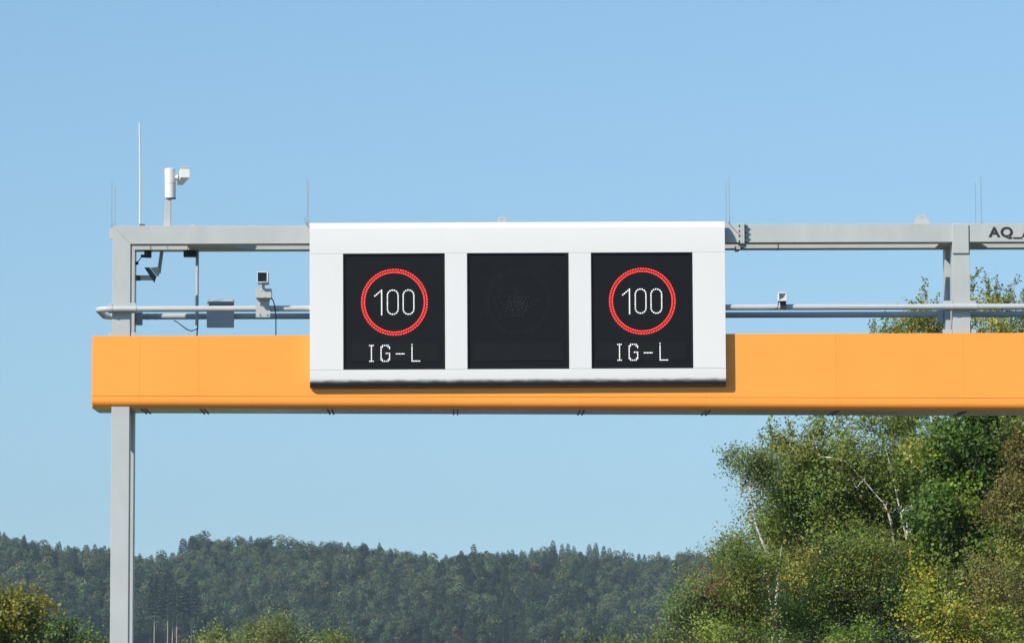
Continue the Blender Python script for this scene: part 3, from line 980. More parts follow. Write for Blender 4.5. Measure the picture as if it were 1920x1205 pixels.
# small square detector on the rail right of the sign
YS = RF - 0.02
sd = thing('square_detector', tuple(at(1467, 578, YS)), 'small white square detector on the handrail right of the sign', 'sensor')
c0, c1 = at(1459.0, 548.0, YS - .12), at(1475.2, 564.2, YS - .12)
w_ = 0.017
hd = MB()
hd.box(c0.x, c1.x, YS - 0.13, YS + 0.12, c0.z - w_, c0.z).box(c0.x, c1.x, YS - 0.13, YS + 0.12, c1.z, c1.z + w_)
hd.box(c0.x, c0.x + w_, YS - 0.13, YS + 0.12, c1.z + w_, c0.z - w_).box(c1.x - w_, c1.x, YS - 0.13, YS + 0.12, c1.z + w_, c0.z - w_)
hd.build('square_hood', M['whitecam'], sd, bevel=0.004)
hx0, hx1, hz0, hz1 = c0.x + w_, c1.x - w_, c1.z + w_, c0.z - w_
ap = ((hx0 + hx1) / 2, YS - 0.05, (hz0 + hz1) / 2)
MB().add([(hx0, YS - .12, hz0), (hx1, YS - .12, hz0), (hx1, YS - .12, hz1), (hx0, YS - .12, hz1), ap], [(0, 1, 4), (1, 2, 4), (2, 3, 4), (3, 0, 4)]).build('funnel', M['boxgrey'], sd)
g = [at(1462, 564.5, YS - .03), at(1473.5, 564.5, YS - .03), at(1474, 579.5, YS - .03), at(1463, 579.5, YS - .03)]
MB().prism_y([(g[0].x, g[0].z), (g[3].x, g[3].z), (g[2].x, g[2].z), (g[1].x, g[1].z)], YS - 0.07, YS - 0.035).build('mount', M['dark'], sd)
b = MB().tube([at(1460.5, 564, YS - .08), at(1459, 572, YS - .08), at(1458, 577.5, YS - .08), at(1452, 579.5, RF - .04), at(1446, 581, RF - .03), at(1442, 580.2, RF - .03)], 0.007, 6)
tag(b.build('detector_cable', M['cable'], smooth=True), 'thin black cable beside the small square detector', 'cable')

# ------------------------------------------------------------------ vegetation
def add_leaf_mesh(name, verts, quads_n, tints, m, parent=None, org=(0, 0, 0)):
    """verts (n*4,3): rhombic leaves; tints (n,3)."""
    n = quads_n
    me = bpy.data.meshes.new(name)
    v = (verts.reshape(-1, 3) - np.array(org)).astype(np.float32)
    me.vertices.add(len(v)); me.vertices.foreach_set('co', v.ravel())
    me.loops.add(4 * n); me.loops.foreach_set('vertex_index', np.arange(4 * n, dtype=np.int32))
    me.polygons.add(n); me.polygons.foreach_set('loop_start', np.arange(0, 4 * n, 4, dtype=np.int32))
    me.update(calc_edges=True)
    at_ = me.attributes.new('tint', 'FLOAT_COLOR', 'POINT')
    c = np.ones((n, 4, 4), np.float32)
    c[:, :, :3] = tints[:, None, :]
    at_.data.foreach_set('color', c.ravel())
    me.materials.append(m)
    o = bpy.data.objects.new(name, me)
    COL.objects.link(o)
    if parent: o.parent = parent
    return o

def unit(a):
    return a / np.maximum(np.linalg.norm(a, axis=-1, keepdims=True), 1e-9)

def leaf_verts(rg, c, d, L, Wd, up_bias=0.4, out=None, rnd=1.0):
    n = len(c)
    nr = rg.normal(size=(n, 3)) * rnd + np.array([0, 0, up_bias])
    if out is not None: nr = nr + out
    nr = unit(nr)
    d = unit(d)
    s = unit(np.cross(d, nr))
    nr = np.cross(s, d)
    L = L[:, None]; Wd = Wd[:, None]
    v = np.empty((n, 4, 3))
    v[:, 0] = c
    v[:, 1] = c + d * L * 0.45 + s * Wd * 0.5 + nr * Wd * 0.12
    v[:, 2] = c + d * L - nr * L * 0.10
    v[:, 3] = c + d * L * 0.45 - s * Wd * 0.5 + nr * Wd * 0.12
    return v

def noise3(rg, freq, k=7):
    dirs = rg.normal(size=(k, 3)) * freq
    ph = rg.uniform(0, 6.28, k)
    return lambda p: np.sin(p @ dirs.T + ph).mean(axis=1) * math.sqrt(k)

def ell(px, py, Y, rx, rz, ry, dens=1.0, tint=None):
    """crown lobe: centre at a pixel and depth, half-width and half-height in photo pixels, half-depth in metres"""
    k = Y / FPX
    c = at(px, py, Y)
    return (np.array([c.x, c.y, c.z]), np.array([rx * k, ry, rz * k]), dens, tint)

def make_tree(name, label, cat, lobes, palette, seed, leaf=0.075, dens_k=2.3, leaf_k=0.88, clump=26, clump_r=0.34, shade=1.0, lw=0.62, per_m3=42, spray=0.42, k_leaves=15, gaps=0.25, gap_freq=1.6,
              trunk=None, trunk_r=0.10, bark='bark', limbs=26, group=None, droop=0.0, upright=0.5, base=None, twig_tint=(0.16, 0.13, 0.10), shoots=()):
    rg = np.random.default_rng(seed)
    cen = sum(l[0] for l in lobes) / len(lobes)
    if base is None:
        base = (float(cen[0]), float(cen[1]), 0.0)
    t = thing(name, base, label, cat, group)
    nf = noise3(rg, gap_freq)
    P, T_, S_ = [], [], []
    for (c, r, dens, tint) in lobes:
        vol = 4.19 * r[0] * r[1] * r[2]
        n = max(14, int(vol * per_m3 * dens * dens_k))
        # leaf masses: sprays gather round cluster centres, with darker gaps between the masses
        nc = max(3, int(n / clump))
        dv = unit(rg.normal(size=(nc, 3)))
        rad = rg.random(nc) ** (1 / 2.4)
        rad *= 1 + 0.20 * np.sin(dv @ (rg.normal(size=3) * 3.2) + 1.0) + 0.15 * rg.normal(size=nc)
        cc = c + dv * rad[:, None] * r
        cc = cc[nf(cc) > (-1 + 2 * gaps)] if gaps > 0 else cc
        if len(cc) == 0: continue
        cs = clump_r * rg.uniform(0.55, 1.35, len(cc)) * min(1.0, float(r.min()) * 2.0)
        per = max(2, int(n / len(cc) * 0.9))
        dv2 = unit(rg.normal(size=(len(cc), per, 3)) + np.array([0, 0, 0.25]))
        rr2 = rg.random((len(cc), per, 1)) ** 0.5
        p = (cc[:, None] + dv2 * rr2 * cs[:, None, None] * np.array([1.15, 1.15, 0.85])).reshape(-1, 3)
        P.append(p)
        pal = np.array(tint if tint is not None else palette)
        if pal.ndim == 1: pal = pal[None]
        ix = ((noise3(rg, 1.1)(cc) * 0.25 + 0.5 + rg.normal(size=len(cc)) * 0.22) * len(pal)).astype(int).clip(0, len(pal) - 1)
        tc2 = pal[ix] * (1 + 0.20 * rg.normal(size=(len(cc), 1))).clip(0.5, 1.6)
        T_.append(np.repeat(tc2, per, axis=0) * (1 + 0.10 * rg.normal(size=(len(p), 1))).clip(0.6, 1.5))
        outw = np.repeat(unit((cc - c) / r), per, axis=0)
        S_.append(unit(dv2.reshape(-1, 3) * 1.0 + outw * 0.55))
    P, T_, S_ = np.concatenate(P), np.concatenate(T_), np.concatenate(S_)
    D_sh = []
    for (Ys, xa, ya, xb, yb_) in shoots:                     # slender leafy shoots beyond the crown
        a_, b_ = at(xa, ya, Ys), at(xb, yb_, Ys)
        n = max(6, int((b_ - a_).length * 24))
        w_ = np.linspace(0, 1, n)[:, None]
        bend = rg.normal(size=3) * 0.10
        pp = np.array(a_) * (1 - w_) + np.array(b_) * w_ + np.sin(w_ * 3.1) * bend + rg.normal(size=(n, 3)) * 0.035 * (1.2 - w_)
        P.append(pp) if False else None
        D_sh.append((pp, unit(np.array(b_ - a_)[None].repeat(n, 0) + rg.normal(size=(n, 3)) * 0.5)))
    m0 = len(P)
    if D_sh:
        pp = np.concatenate([q[0] for q in D_sh]); P = np.concatenate([P, pp])
        T_ = np.concatenate([T_, np.array(palette)[rg.integers(len(palette), size=len(pp))]])
        S_ = np.concatenate([S_, np.concatenate([q[1] for q in D_sh])])
    m = len(P)
    d = unit(unit(S_) * 0.6 + np.array([0, 0, upright]) + rg.normal(size=(m, 3)) * 0.42)
    ln = spray * rg.uniform(0.6, 1.4, m)
    ln[m0:] *= 0.36
    # leaves along each spray
    K = k_leaves
    u_ = rg.random((m, K)) ** 0.8
    thin = np.ones((m, K), bool); thin[m0:, max(4, K // 2):] = False; thin = thin.reshape(-1)
    pos = P[:, None] + d[:, None] * (u_ * ln[:, None])[..., None] + rg.normal(size=(m, K, 3)) * (ln[:, None, None] * 0.20)
    ld = unit(d[:, None] * 0.5 + rg.normal(size=(m, K, 3)) * 0.8 + np.array([0, 0, -droop]))
    pos, ld = pos.reshape(-1, 3)[thin], ld.reshape(-1, 3)[thin]
    LL = leaf * leaf_k * rg.uniform(0.65, 1.3, len(pos))
    v = leaf_verts(rg, pos, ld, LL, LL * lw, 0.35, np.repeat(unit(S_) * 1.15, K, axis=0)[thin], 0.58)
    tl = np.repeat(T_, K, axis=0)[thin]
    tl = tl * (1 + 0.11 * rg.normal(size=(len(tl), 1))).clip(0.55, 1.5)
    tl[:, 0] *= (1 + 0.07 * rg.normal(size=len(tl))).clip(0.7, 1.4)
    # twigs as slender blades
    tw = np.empty((m, 4, 3))
    sd_ = unit(np.cross(d, rg.normal(size=(m, 3)))) * 0.0042
    st = P - d * (ln * 0.7)[:, None]
    en = P + d * ln[:, None]
    tw[:, 0], tw[:, 1], tw[:, 2], tw[:, 3] = st - sd_, st + sd_, en + sd_ * 0.4, en - sd_ * 0.4
    kt = rg.random(m) < 0.30; kt[m0:] = True
    tw = tw[kt]
    v = np.concatenate([v, tw]); tl = np.concatenate([tl, np.tile(np.array(twig_tint), (len(tw), 1)) * rg.uniform(0.4, 0.9, (len(tw), 1))])
    crown = add_leaf_mesh('crown', v, len(v), (tl * (shade * np.array([1.86, 1.90, 1.75]))).clip(0.004, 0.8), M['leaf'], t, base)
    # trunk and limbs
    tb = MB()
    if trunk is None:
        h = float(cen[2] + 0.3 * max(l[1][2] for l in lobes))
        trunk = [[Vector((base[0], base[1], 0)), Vector((base[0] + rg.normal() * 0.12, base[1], h * 0.35)),
                  Vector((float(cen[0]) + rg.normal() * 0.15, float(cen[1]), h * 0.7)), Vector((float(cen[0]), float(cen[1]), h))]]
    for line in trunk:
        # smooth the polyline
        pts = [Vector(p) for p in line]
        sm = []
        for i in range(len(pts) - 1):
            p0 = pts[max(i - 1, 0)]; p1 = pts[i]; p2 = pts[i + 1]; p3 = pts[min(i + 2, len(pts) - 1)]
            for s in range(4):
                tt = s / 4
                sm.append(0.5 * ((2 * p1) + (p2 - p0) * tt + (2 * p0 - 5 * p1 + 4 * p2 - p3) * tt ** 2 + (3 * p1 - p0 - 3 * p2 + p3) * tt ** 3))
        sm.append(pts[-1])
        r0 = trunk_r if line is trunk[0] else trunk_r * 0.36
        tb.tube(sm, [r0 * (1 - 0.78 * i / (len(sm) - 1)) for i in range(len(sm))], 8)
    nodes = [Vector(p) for line in trunk for p in line]
    dense = []
    for line in trunk:
        for i in range(len(line) - 1):
            for s in range(5):
                dense.append(Vector(line[i]).lerp(Vector(line[i + 1]), s / 5))
    for _ in range(limbs):
        e = Vector(P[rg.integers(m)])
        cand = [q for q in dense if q.z < e.z - 0.15] or dense
        s = min(cand, key=lambda q: (q - e).length + 0.4 * abs(q.z - (e.z - 0.8 * math.hypot(q.x - e.x, q.y - e.y))))
        mid = s.lerp(e, 0.5) + Vector((rg.normal() * 0.12, rg.normal() * 0.12, rg.normal() * 0.10 - 0.08))
        L = (e - s).length
        r = min(trunk_r * 0.42, 0.010 + 0.011 * L)
        tb.tube([s, s.lerp(mid, .5) + Vector((0, 0, .03)), mid, mid.lerp(e, .5), e], [r, r * .85, r * .7, r * .5, r * .25], 5, cap=False)
    tb.build('trunk', M[bark], t, smooth=True)
    return t

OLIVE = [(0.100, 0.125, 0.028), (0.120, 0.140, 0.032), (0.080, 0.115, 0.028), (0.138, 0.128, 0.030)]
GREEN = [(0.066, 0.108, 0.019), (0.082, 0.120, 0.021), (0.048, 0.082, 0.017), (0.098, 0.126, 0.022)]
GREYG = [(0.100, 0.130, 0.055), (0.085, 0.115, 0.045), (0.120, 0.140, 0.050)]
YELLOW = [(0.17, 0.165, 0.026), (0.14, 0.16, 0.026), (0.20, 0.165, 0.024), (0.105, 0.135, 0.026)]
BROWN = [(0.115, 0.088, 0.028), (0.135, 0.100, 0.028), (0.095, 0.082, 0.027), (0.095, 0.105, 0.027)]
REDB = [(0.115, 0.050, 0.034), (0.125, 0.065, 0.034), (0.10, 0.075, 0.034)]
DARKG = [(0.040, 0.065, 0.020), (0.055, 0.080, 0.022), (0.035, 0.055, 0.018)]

def pl_(Y, *pts):
    return [at(a, b_, Y) for a, b_ in pts]

# A: slender birch in front with the white leaning stem
YA = 101.0
make_tree('birch_tree', 'birch with bare white leaning stem left of the thicket', 'tree',
          [ell(1402, 892, YA, 30, 30, 0.5, 1.1), ell(1388, 868, YA, 18, 14, 0.4), ell(1424, 905, YA, 26, 34, 0.5), ell(1396, 952, YA, 10, 17, 0.25, 0.8),
           ell(1440, 880, YA, 26, 26, 0.5), ell(1378, 856, YA, 9, 12, 0.2, 1.2), ell(1412, 945, YA, 12, 22, .3, .6)],
          [(0.105, 0.125, 0.045), (0.085, 0.11, 0.04), (0.14, 0.13, 0.05)], 11, leaf=0.07, per_m3=190, gaps=0.18, spray=0.34, k_leaves=13, limbs=14, droop=0.5,
          trunk=[pl_(YA, (1462, 1380), (1463, 1240), (1463.5, 1181), (1456, 1127), (1459, 1069), (1436, 1030), (1419, 988), (1411, 949), (1404, 915)),
                 pl_(YA, (1459, 1072), (1461, 1055), (1464, 1036), (1466, 1020)), pl_(YA, (1447, 1240), (1448, 1160), (1442, 1110), (1436, 1060), (1440, 1010))],
          trunk_r=0.058, bark='birch', base=tuple(at(1462, 1391, YA)[:2]) + (0.0,), upright=0.3)
# B: the broad olive crown in the middle
YB = 105.0
make_tree('birch_tree', 'broad olive green birch crown with pale branches behind the leaning white stem', 'tree',
          [ell(1480, 900, YB, 60, 60, 1.2), ell(1540, 880, YB, 70, 60, 1.4), ell(1610, 905, YB, 75, 70, 1.4, .9), ell(1500, 960, YB, 60, 60, 1.2), ell(1590, 985, YB, 90, 60, 1.5, .9),
           ell(1462, 838, YB, 18, 34, .5, .8), 
           ell(1545, 822, YB, 28, 26, .7, .7), ell(1560, 804, YB, 30, 14, .5, .6), ell(1660, 960, YB, 70, 60, 1.2, .9),
           ell(1680, 880, YB, 50, 50, 1.0, .75), ell(1458, 985, YB + 1, 44, 46, 1.0), ell(1730, 905, YB + 2, 50, 66, 1.2), ell(1722, 985, YB + 2, 56, 60, 1.2), ell(1640, 1010, YB + 1, 80, 50, 1.2), ell(1440, 1020, YB + 2, 40, 40, .8), ell(1462, 1005, YB + .5, 40, 40, .8), ell(1500, 1030, YB + .5, 50, 36, .8)],
          OLIVE, 12, leaf=0.08, per_m3=72, gaps=0.22, limbs=40, droop=0.35,
          trunk=[pl_(YB, (1580, 1400), (1575, 1200), (1560, 1060), (1556, 980), (1557, 920)), pl_(YB, (1560, 1060), (1546, 984), (1530, 950), (1517, 915)),
                 pl_(YB - 0.7, (1680, 1040), (1665, 960), (1639, 923), (1606, 885), (1580, 860)), pl_(YB - 0.7, (1700, 1010), (1681, 926), (1671, 880), (1660, 838)),
                 pl_(YB - 0.4, (1559, 1010), (1558.5, 975), (1555, 930), (1556, 905))],
          shoots=[(YB, *q) for q in ((1466, 838, 1446, 784), (1468, 834, 1458, 800), (1474, 832, 1475, 785), (1479, 826, 1491, 785), (1520, 820, 1515, 782), (1536, 815, 1530, 782), (1550, 815, 1548, 776), (1571, 815, 1575, 780), (1590, 815, 1594, 776), (1440, 850, 1432, 822), (1500, 845, 1498, 820))],
          trunk_r=0.062, bark='birch', base=tuple(at(1580, 1384, YB)[:2]) + (0.0,))
# C: tall tree rising above the girder
YT = 114.0
make_tree('poplar_tree', 'tall sparse tree whose twigs rise above the orange girder', 'tree',
          [ell(1740, 640, YT, 46, 52, 1.0, .9), ell(1738, 602, YT, 28, 26, .6, 1.0), ell(1710, 612, YT, 22, 18, .5, .8),
           ell(1850, 640, YT, 60, 60, 1.1, .9), ell(1846, 596, YT, 28, 26, .6, 1.0), ell(1876, 590, YT, 20, 26, .5, .9),
           ell(1910, 600, YT, 24, 30, .6, .8), ell(1935, 640, YT, 40, 50, .8, .6),
           ell(1690, 660, YT, 40, 40, .8, .7), ell(1720, 730, YT, 70, 70, 1.1, .75), ell(1700, 810, YT, 60, 55, .9, .62), ell(1650, 800, YT, 45, 45, .8, .62), ell(1830, 740, YT, 90, 80, 1.3, .8),
           ell(1610, 790, YT, 36, 24, .6, .55), ell(1970, 720, YT, 80, 110, 1.4, .7)],
          [(0.10, 0.125, 0.04), (0.125, 0.14, 0.04), (0.085, 0.105, 0.035), (0.17, 0.16, 0.04)], 13, leaf=0.085, per_m3=60, gaps=0.24, spray=0.4, limbs=60, upright=0.9,
          trunk=[pl_(YT, (1790, 1380), (1780, 1100), (1768, 860), (1750, 760), (1738, 640), (1736, 545)), pl_(YT, (1775, 960), (1800, 820), (1835, 680), (1838, 545)),
                 pl_(YT, (1800, 820), (1860, 700), (1875, 560)), pl_(YT, (1770, 870), (1757, 815), (1742, 790), (1710, 700), (1690, 620)), pl_(YT, (1835, 700), (1890, 620), (1902, 540))],
          shoots=[(YT, *q) for q in ((1735, 606, 1735, 526), (1714, 606, 1703, 570), (1724, 606, 1716, 578), (1752, 602, 1758, 560), (1692, 632, 1684, 600), (1667, 632, 1661, 598),
                  (1835, 590, 1838, 512), (1846, 594, 1851, 522), (1828, 594, 1824, 560), (1870, 585, 1871, 526), (1886, 596, 1890, 555), (1893, 575, 1908, 524), (1911, 605, 1916, 560), (1860, 605, 1863, 568), (1765, 610, 1770, 580),
                  (1650, 640, 1640, 606), (1930, 600, 1938, 540), (1745, 606, 1747, 575))],
          trunk_r=0.16, bark='birch', base=tuple(at(1790, 1375, YT)[:2]) + (0.0,))
# D: dark glossy maple on the right
YD2 = 103.0
make_tree('maple_tree', 'dark green broad leaved maple under the right end of the girder', 'tree',
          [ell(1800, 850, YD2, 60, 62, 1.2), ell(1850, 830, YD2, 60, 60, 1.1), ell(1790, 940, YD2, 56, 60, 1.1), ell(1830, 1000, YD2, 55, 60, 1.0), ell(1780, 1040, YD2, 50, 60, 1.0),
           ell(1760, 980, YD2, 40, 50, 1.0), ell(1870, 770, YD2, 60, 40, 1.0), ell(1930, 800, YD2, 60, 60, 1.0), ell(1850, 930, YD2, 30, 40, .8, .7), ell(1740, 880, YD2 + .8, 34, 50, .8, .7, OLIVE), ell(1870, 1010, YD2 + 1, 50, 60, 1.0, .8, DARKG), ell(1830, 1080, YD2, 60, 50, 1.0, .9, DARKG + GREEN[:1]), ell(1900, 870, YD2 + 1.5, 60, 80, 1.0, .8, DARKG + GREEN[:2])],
          GREEN, 14, leaf=0.105, lw=0.85, per_m3=60, gaps=0.33, gap_freq=2.4, spray=0.42, k_leaves=12, limbs=26, droop=0.6, trunk_r=0.13,
          base=tuple(at(1830, 1386, YD2)[:2]) + (0.0,))
# E: rusty tree at the right edge
YE = 99.5
make_tree('oak_tree', 'rusty brown autumn tree at the right edge of the picture', 'tree',
          [ell(1895, 905, YE, 38, 62, .8, 1, BROWN[:3]), ell(1930, 850, YE, 40, 70, .9), ell(1905, 990, YE, 40, 56, .8), ell(1960, 940, YE, 50, 110, 1.0), ell(1890, 1040, YE, 34, 40, .7, .9, [(0.14, .15, .03), (.10, .12, .03)]),
           ell(1920, 790, YE, 22, 24, .5, .8), ell(2020, 880, YE, 70, 120, 1.2, .7)],
          BROWN, 15, leaf=0.085, per_m3=78, gaps=0.28, gap_freq=2.0, limbs=24, trunk_r=0.10, base=tuple(at(1925, 1392, YE)[:2]) + (0.0,))
# F, G: bushes at the lower right
YG = 94.0
make_tree('yellowing_bush', 'yellow green bush at the lower right under the maple', 'bush',
          [ell(1735, 1170, YG, 50, 44, .8, 1, YELLOW), ell(1800, 1190, YG, 56, 40, .8, 1, YELLOW), ell(1722, 1115, YG, 24, 30, .5, .8, YELLOW[:3]), ell(1770, 1125, YG, 40, 34, .7, .8, [(0.15, .16, .035), (.11, .13, .03)]),
           ell(1860, 1215, YG, 60, 36, .8, 1, [(0.18, .18, .03), (.13, .15, .03)])],
          YELLOW, 16, leaf=0.08, lw=.75, per_m3=105, gaps=0.22, limbs=16, trunk_r=0.04)
make_tree('olive_bush', 'brownish olive bush in the bottom right corner', 'bush',
          [ell(1880, 1120, YG + 2, 52, 52, .9), ell(1925, 1165, YG + 2, 56, 60, .9), ell(1850, 1085, YG + 2, 34, 30, .6, .8), ell(1990, 1120, YG + 2, 70, 90, 1.1, .8)],
          [(0.115, 0.115, 0.035), (0.13, 0.105, 0.035), (0.095, 0.105, 0.03)], 17, leaf=0.07, per_m3=95, gaps=0.26, gap_freq=2.2, limbs=18, trunk_r=0.05)
# H: grey green shrub on the left flank of the thicket
YH = 97.0
make_tree('willow_shrub', 'grey green shrub with a reddish patch on the left flank of the thicket', 'shrub',
          [ell(1306, 1157, YH, 58, 62, 1.0, 1, GREYG), ell(1366, 1097, YH, 62, 70, 1.1, 1, OLIVE[:3] + GREYG), ell(1406, 1077, YH, 52, 62, 1.0), ell(1338, 1120, YH - .8, 26, 24, .35, 1.2, REDB), ell(1368, 1094, YH - .9, 26, 22, .35, .8, BROWN),
           ell(1326, 1207, YH, 80, 50, 1.1, 1, OLIVE), ell(1406, 1162, YH, 58, 66, 1.0), ell(1268, 1162, YH, 24, 40, .6, .9, GREYG), ell(1356, 1047, YH, 24, 24, .5, .7, GREYG), ell(1391, 1027, YH, 30, 26, .6, .8),
           ell(1286, 1112, YH, 26, 30, .6, .8, GREYG), ell(1248, 1202, YH, 26, 30, .6, .9, GREYG)],
          OLIVE, 18, leaf=0.072, lw=.5, per_m3=92, gaps=0.30, gap_freq=2.1, limbs=26, trunk_r=0.06, upright=0.8)
# I: undergrowth between
YI = 99.0
make_tree('hazel_bush', 'mixed green undergrowth bush at the bottom right of the white birch stem', 'bush',
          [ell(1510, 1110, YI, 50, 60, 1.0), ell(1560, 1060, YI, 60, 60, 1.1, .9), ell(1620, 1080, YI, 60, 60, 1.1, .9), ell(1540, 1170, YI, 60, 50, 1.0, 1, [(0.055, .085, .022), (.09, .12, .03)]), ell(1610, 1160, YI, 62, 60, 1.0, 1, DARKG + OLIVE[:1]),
           ell(1670, 1150, YI, 46, 60, .9, .8, [(0.07, .10, .03), (.10, .12, .03)]), ell(1480, 1180, YI, 40, 50, .8, .9, [(0.06, .10, .025), (.09, .125, .03)]), ell(1670, 1040, YI + 1.5, 50, 50, 1.0, .8)],
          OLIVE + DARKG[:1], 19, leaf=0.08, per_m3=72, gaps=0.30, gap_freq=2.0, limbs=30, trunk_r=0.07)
make_tree('leafy_bush', 'fresh green low bush at the bottom edge below the birches', 'bush',
          [ell(1570, 1215, YG, 60, 28, .7), ell(1650, 1212, YG, 50, 34, .7), ell(1460, 1215, YG, 50, 30, .7), ell(1360, 1225, YG, 60, 30, .7, 1, OLIVE)],
          GREEN[:2] + OLIVE[:2], 20, leaf=0.075, per_m3=95, gaps=0.2, limbs=10, trunk_r=0.04)

# shaded foliage at the back of the thicket
YK = 119.0
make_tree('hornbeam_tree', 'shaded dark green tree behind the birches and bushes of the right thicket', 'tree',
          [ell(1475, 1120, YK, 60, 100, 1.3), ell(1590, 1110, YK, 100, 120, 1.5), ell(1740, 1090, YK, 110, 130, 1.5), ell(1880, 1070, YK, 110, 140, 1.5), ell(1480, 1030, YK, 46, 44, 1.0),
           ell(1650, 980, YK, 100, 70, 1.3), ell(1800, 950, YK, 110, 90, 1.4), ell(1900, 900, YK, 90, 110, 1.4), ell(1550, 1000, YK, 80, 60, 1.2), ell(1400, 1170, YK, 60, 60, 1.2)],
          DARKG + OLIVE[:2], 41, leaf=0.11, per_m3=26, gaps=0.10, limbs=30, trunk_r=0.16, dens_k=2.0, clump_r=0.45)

# trees at the lower left
YL = 150.0
make_tree('autumn_maple', 'yellow and green maple in the bottom left corner', 'tree',
          [ell(40, 1180, YL, 42, 46, 1.6, 1, [(0.17, .16, .03), (.12, .135, .03), (.22, .16, .03)]), ell(62, 1152, YL, 20, 20, .8, 1.1, [(0.30, .19, .025), (.26, .20, .03)]), ell(8, 1165, YL, 30, 40, 1.2), ell(-50, 1170, YL, 60, 70, 1.8),
           ell(30, 1235, YL, 56, 40, 1.5, 1, OLIVE), ell(3, 1135, YL, 14, 20, .6, .8, [(0.13, .15, .04)])],
          [(0.14, 0.15, 0.03), (0.11, 0.13, 0.03), (0.19, 0.165, 0.03)], 21, leaf=0.14, lw=.9, per_m3=26, gaps=0.3, gap_freq=1.4, spray=.55, k_leaves=12, limbs=16, trunk_r=0.16, clump_r=0.55, shade=0.7)
make_tree('leafy_bush', 'green bush beside the yellow maple, left of the grey column', 'bush',
          [ell(112, 1210, YL + 12, 38, 34, 1.2), ell(146, 1225, YL + 12, 34, 28, 1.1), ell(120, 1184, YL + 12, 14, 14, .6, .7), ell(170, 1242, YL + 12, 26, 24, 1.0)],
          [(0.075, .105, .035), (.06, .09, .03), (.10, .12, .035)], 22, leaf=0.13, lw=.8, per_m3=30, gaps=0.2, spray=.5, limbs=10, trunk_r=0.1, clump_r=0.5, shade=0.8)
# pale willows along the bottom
YW = 300.0
wl_ = [('wide pale green willow bush at the bottom, right of the grey column', [ell(430, 1224, YW, 50, 28, 2.2), ell(500, 1209, YW, 52, 32, 2.4), ell(390, 1234, YW, 24, 20, 1.4), ell(520, 1192, YW, 30, 18, 1.4, .9), ell(548, 1224, YW, 26, 24, 1.5)], [(0.13, .155, .055), (.11, .135, .05), (.15, .16, .055)]),
       ('light yellow green willow bush at the bottom below the left lit screen', [ell(598, 1220, YW + 20, 26, 20, 1.4), ell(632, 1222, YW + 20, 26, 20, 1.4), ell(662, 1230, YW + 20, 16, 14, 1.0)], [(0.16, .175, .045), (.13, .16, .045)]),
       ('pale green willow bush at the bottom edge beside the right thicket', [ell(1200, 1232, YW - 60, 40, 18, 1.4), ell(1150, 1240, YW - 60, 40, 18, 1.4)], [(0.12, .145, .055), (.10, .13, .05)]),
       ('small dull green bush at the bottom edge below the middle screen', [ell(1062, 1238, YW, 26, 14, 1.3), ell(1100, 1241, YW, 26, 14, 1.3)], [(0.10, .12, .04), (.085, .11, .04)])]
for i, (lab, lob, pal) in enumerate(wl_):
    make_tree('willow_bush', lab, 'bush', lob, pal, 30 + i, leaf=0.26, lw=.42, per_m3=7.5, gaps=0.16, gap_freq=0.9, spray=.9, k_leaves=14, limbs=8, trunk_r=0.12, upright=1.0, clump_r=0.9, shade=0.86, group='willow bushes along the bottom')

# ------------------------------------------------------------------ the wooded hill
def far_broadleaf(rg, h, w, n, pal, leaf=0.62):
    """crown of many lobes, each a shell of leaf clumps"""
    lobes = []
    for k in range(rg.integers(9, 14)):
        a = rg.uniform(0, 6.28); q = rg.random() ** 0.6
        z = h * rg.uniform(0.38, 0.86)
        rr_ = w * 0.5 * (1 - 0.55 * max(0, (z / h - 0.55) / 0.4)) * 0.72 * q
        lobes.append((np.array([rr_ * math.cos(a), rr_ * math.sin(a), z]), w * rg.uniform(0.17, 0.27)))
    lobes.append((np.array([0, 0, h * 0.88]), w * 0.2))
    per = n // len(lobes)
    P, D, Tn = [], [], []
    for c, r in lobes:
        dv = unit(rg.normal(size=(per, 3)))
        rad = r * rg.uniform(0.72, 1.12, per)
        P.append(c + dv * rad[:, None] * np.array([1, 1, 0.85])); D.append(dv)
        pi = rg.integers(len(pal)); Tn.append(np.array(pal[pi])[None] * (1 + 0.2 * rg.normal(size=(per, 1))).clip(.5, 1.6))
    P, D, Tn = np.concatenate(P), np.concatenate(D), np.concatenate(Tn)
    L = leaf * rg.uniform(.6, 1.4, len(P))
    return leaf_verts(rg, P, unit(np.cross(D, rg.normal(size=P.shape)) + D * 0.25), L, L * .75, 0.3, D * 1.3, 0.5), Tn

def far_conifer(rg, h, w, n, pal, pine=False, leaf=0.75):
    z = (rg.random(n) ** (0.75 if pine else 0.62))
    z = 1 - z * (0.55 if pine else 0.86)                     # 1 = tip
    z = h * z
    lay = np.round(z / (h * 0.045)) * (h * 0.045)
    z = z * 0.45 + lay * 0.55
    prof = (1 - z / h) ** (0.42 if pine else 0.68)
    mx = (0.55 ** 0.42) if pine else (0.86 ** 0.68)
    nb = 9
    a = (rg.integers(nb, size=n) / nb * 6.283 + lay * 2.4) + rg.normal(size=n) * 0.22
    rad = w * 0.5 * prof / mx * np.sqrt(rg.random(n)) * rg.uniform(.75, 1.15, n)
    P = np.stack([rad * np.cos(a), rad * np.sin(a), z - rad * (0.10 if pine else 0.30)], 1)
    D = np.stack([np.cos(a), np.sin(a), np.full(n, 0.1 if pine else -0.25)], 1)
    L = leaf * rg.uniform(.5, 1.3, n)
    ix = rg.integers(len(pal), size=n)
    Tn = np.array(pal)[ix] * (1 + .2 * rg.normal(size=(n, 1))).clip(.5, 1.6)
    return leaf_verts(rg, P, unit(D + rg.normal(size=P.shape) * .45), L, L * .5, 0.8, D * 0.8, 0.5), Tn

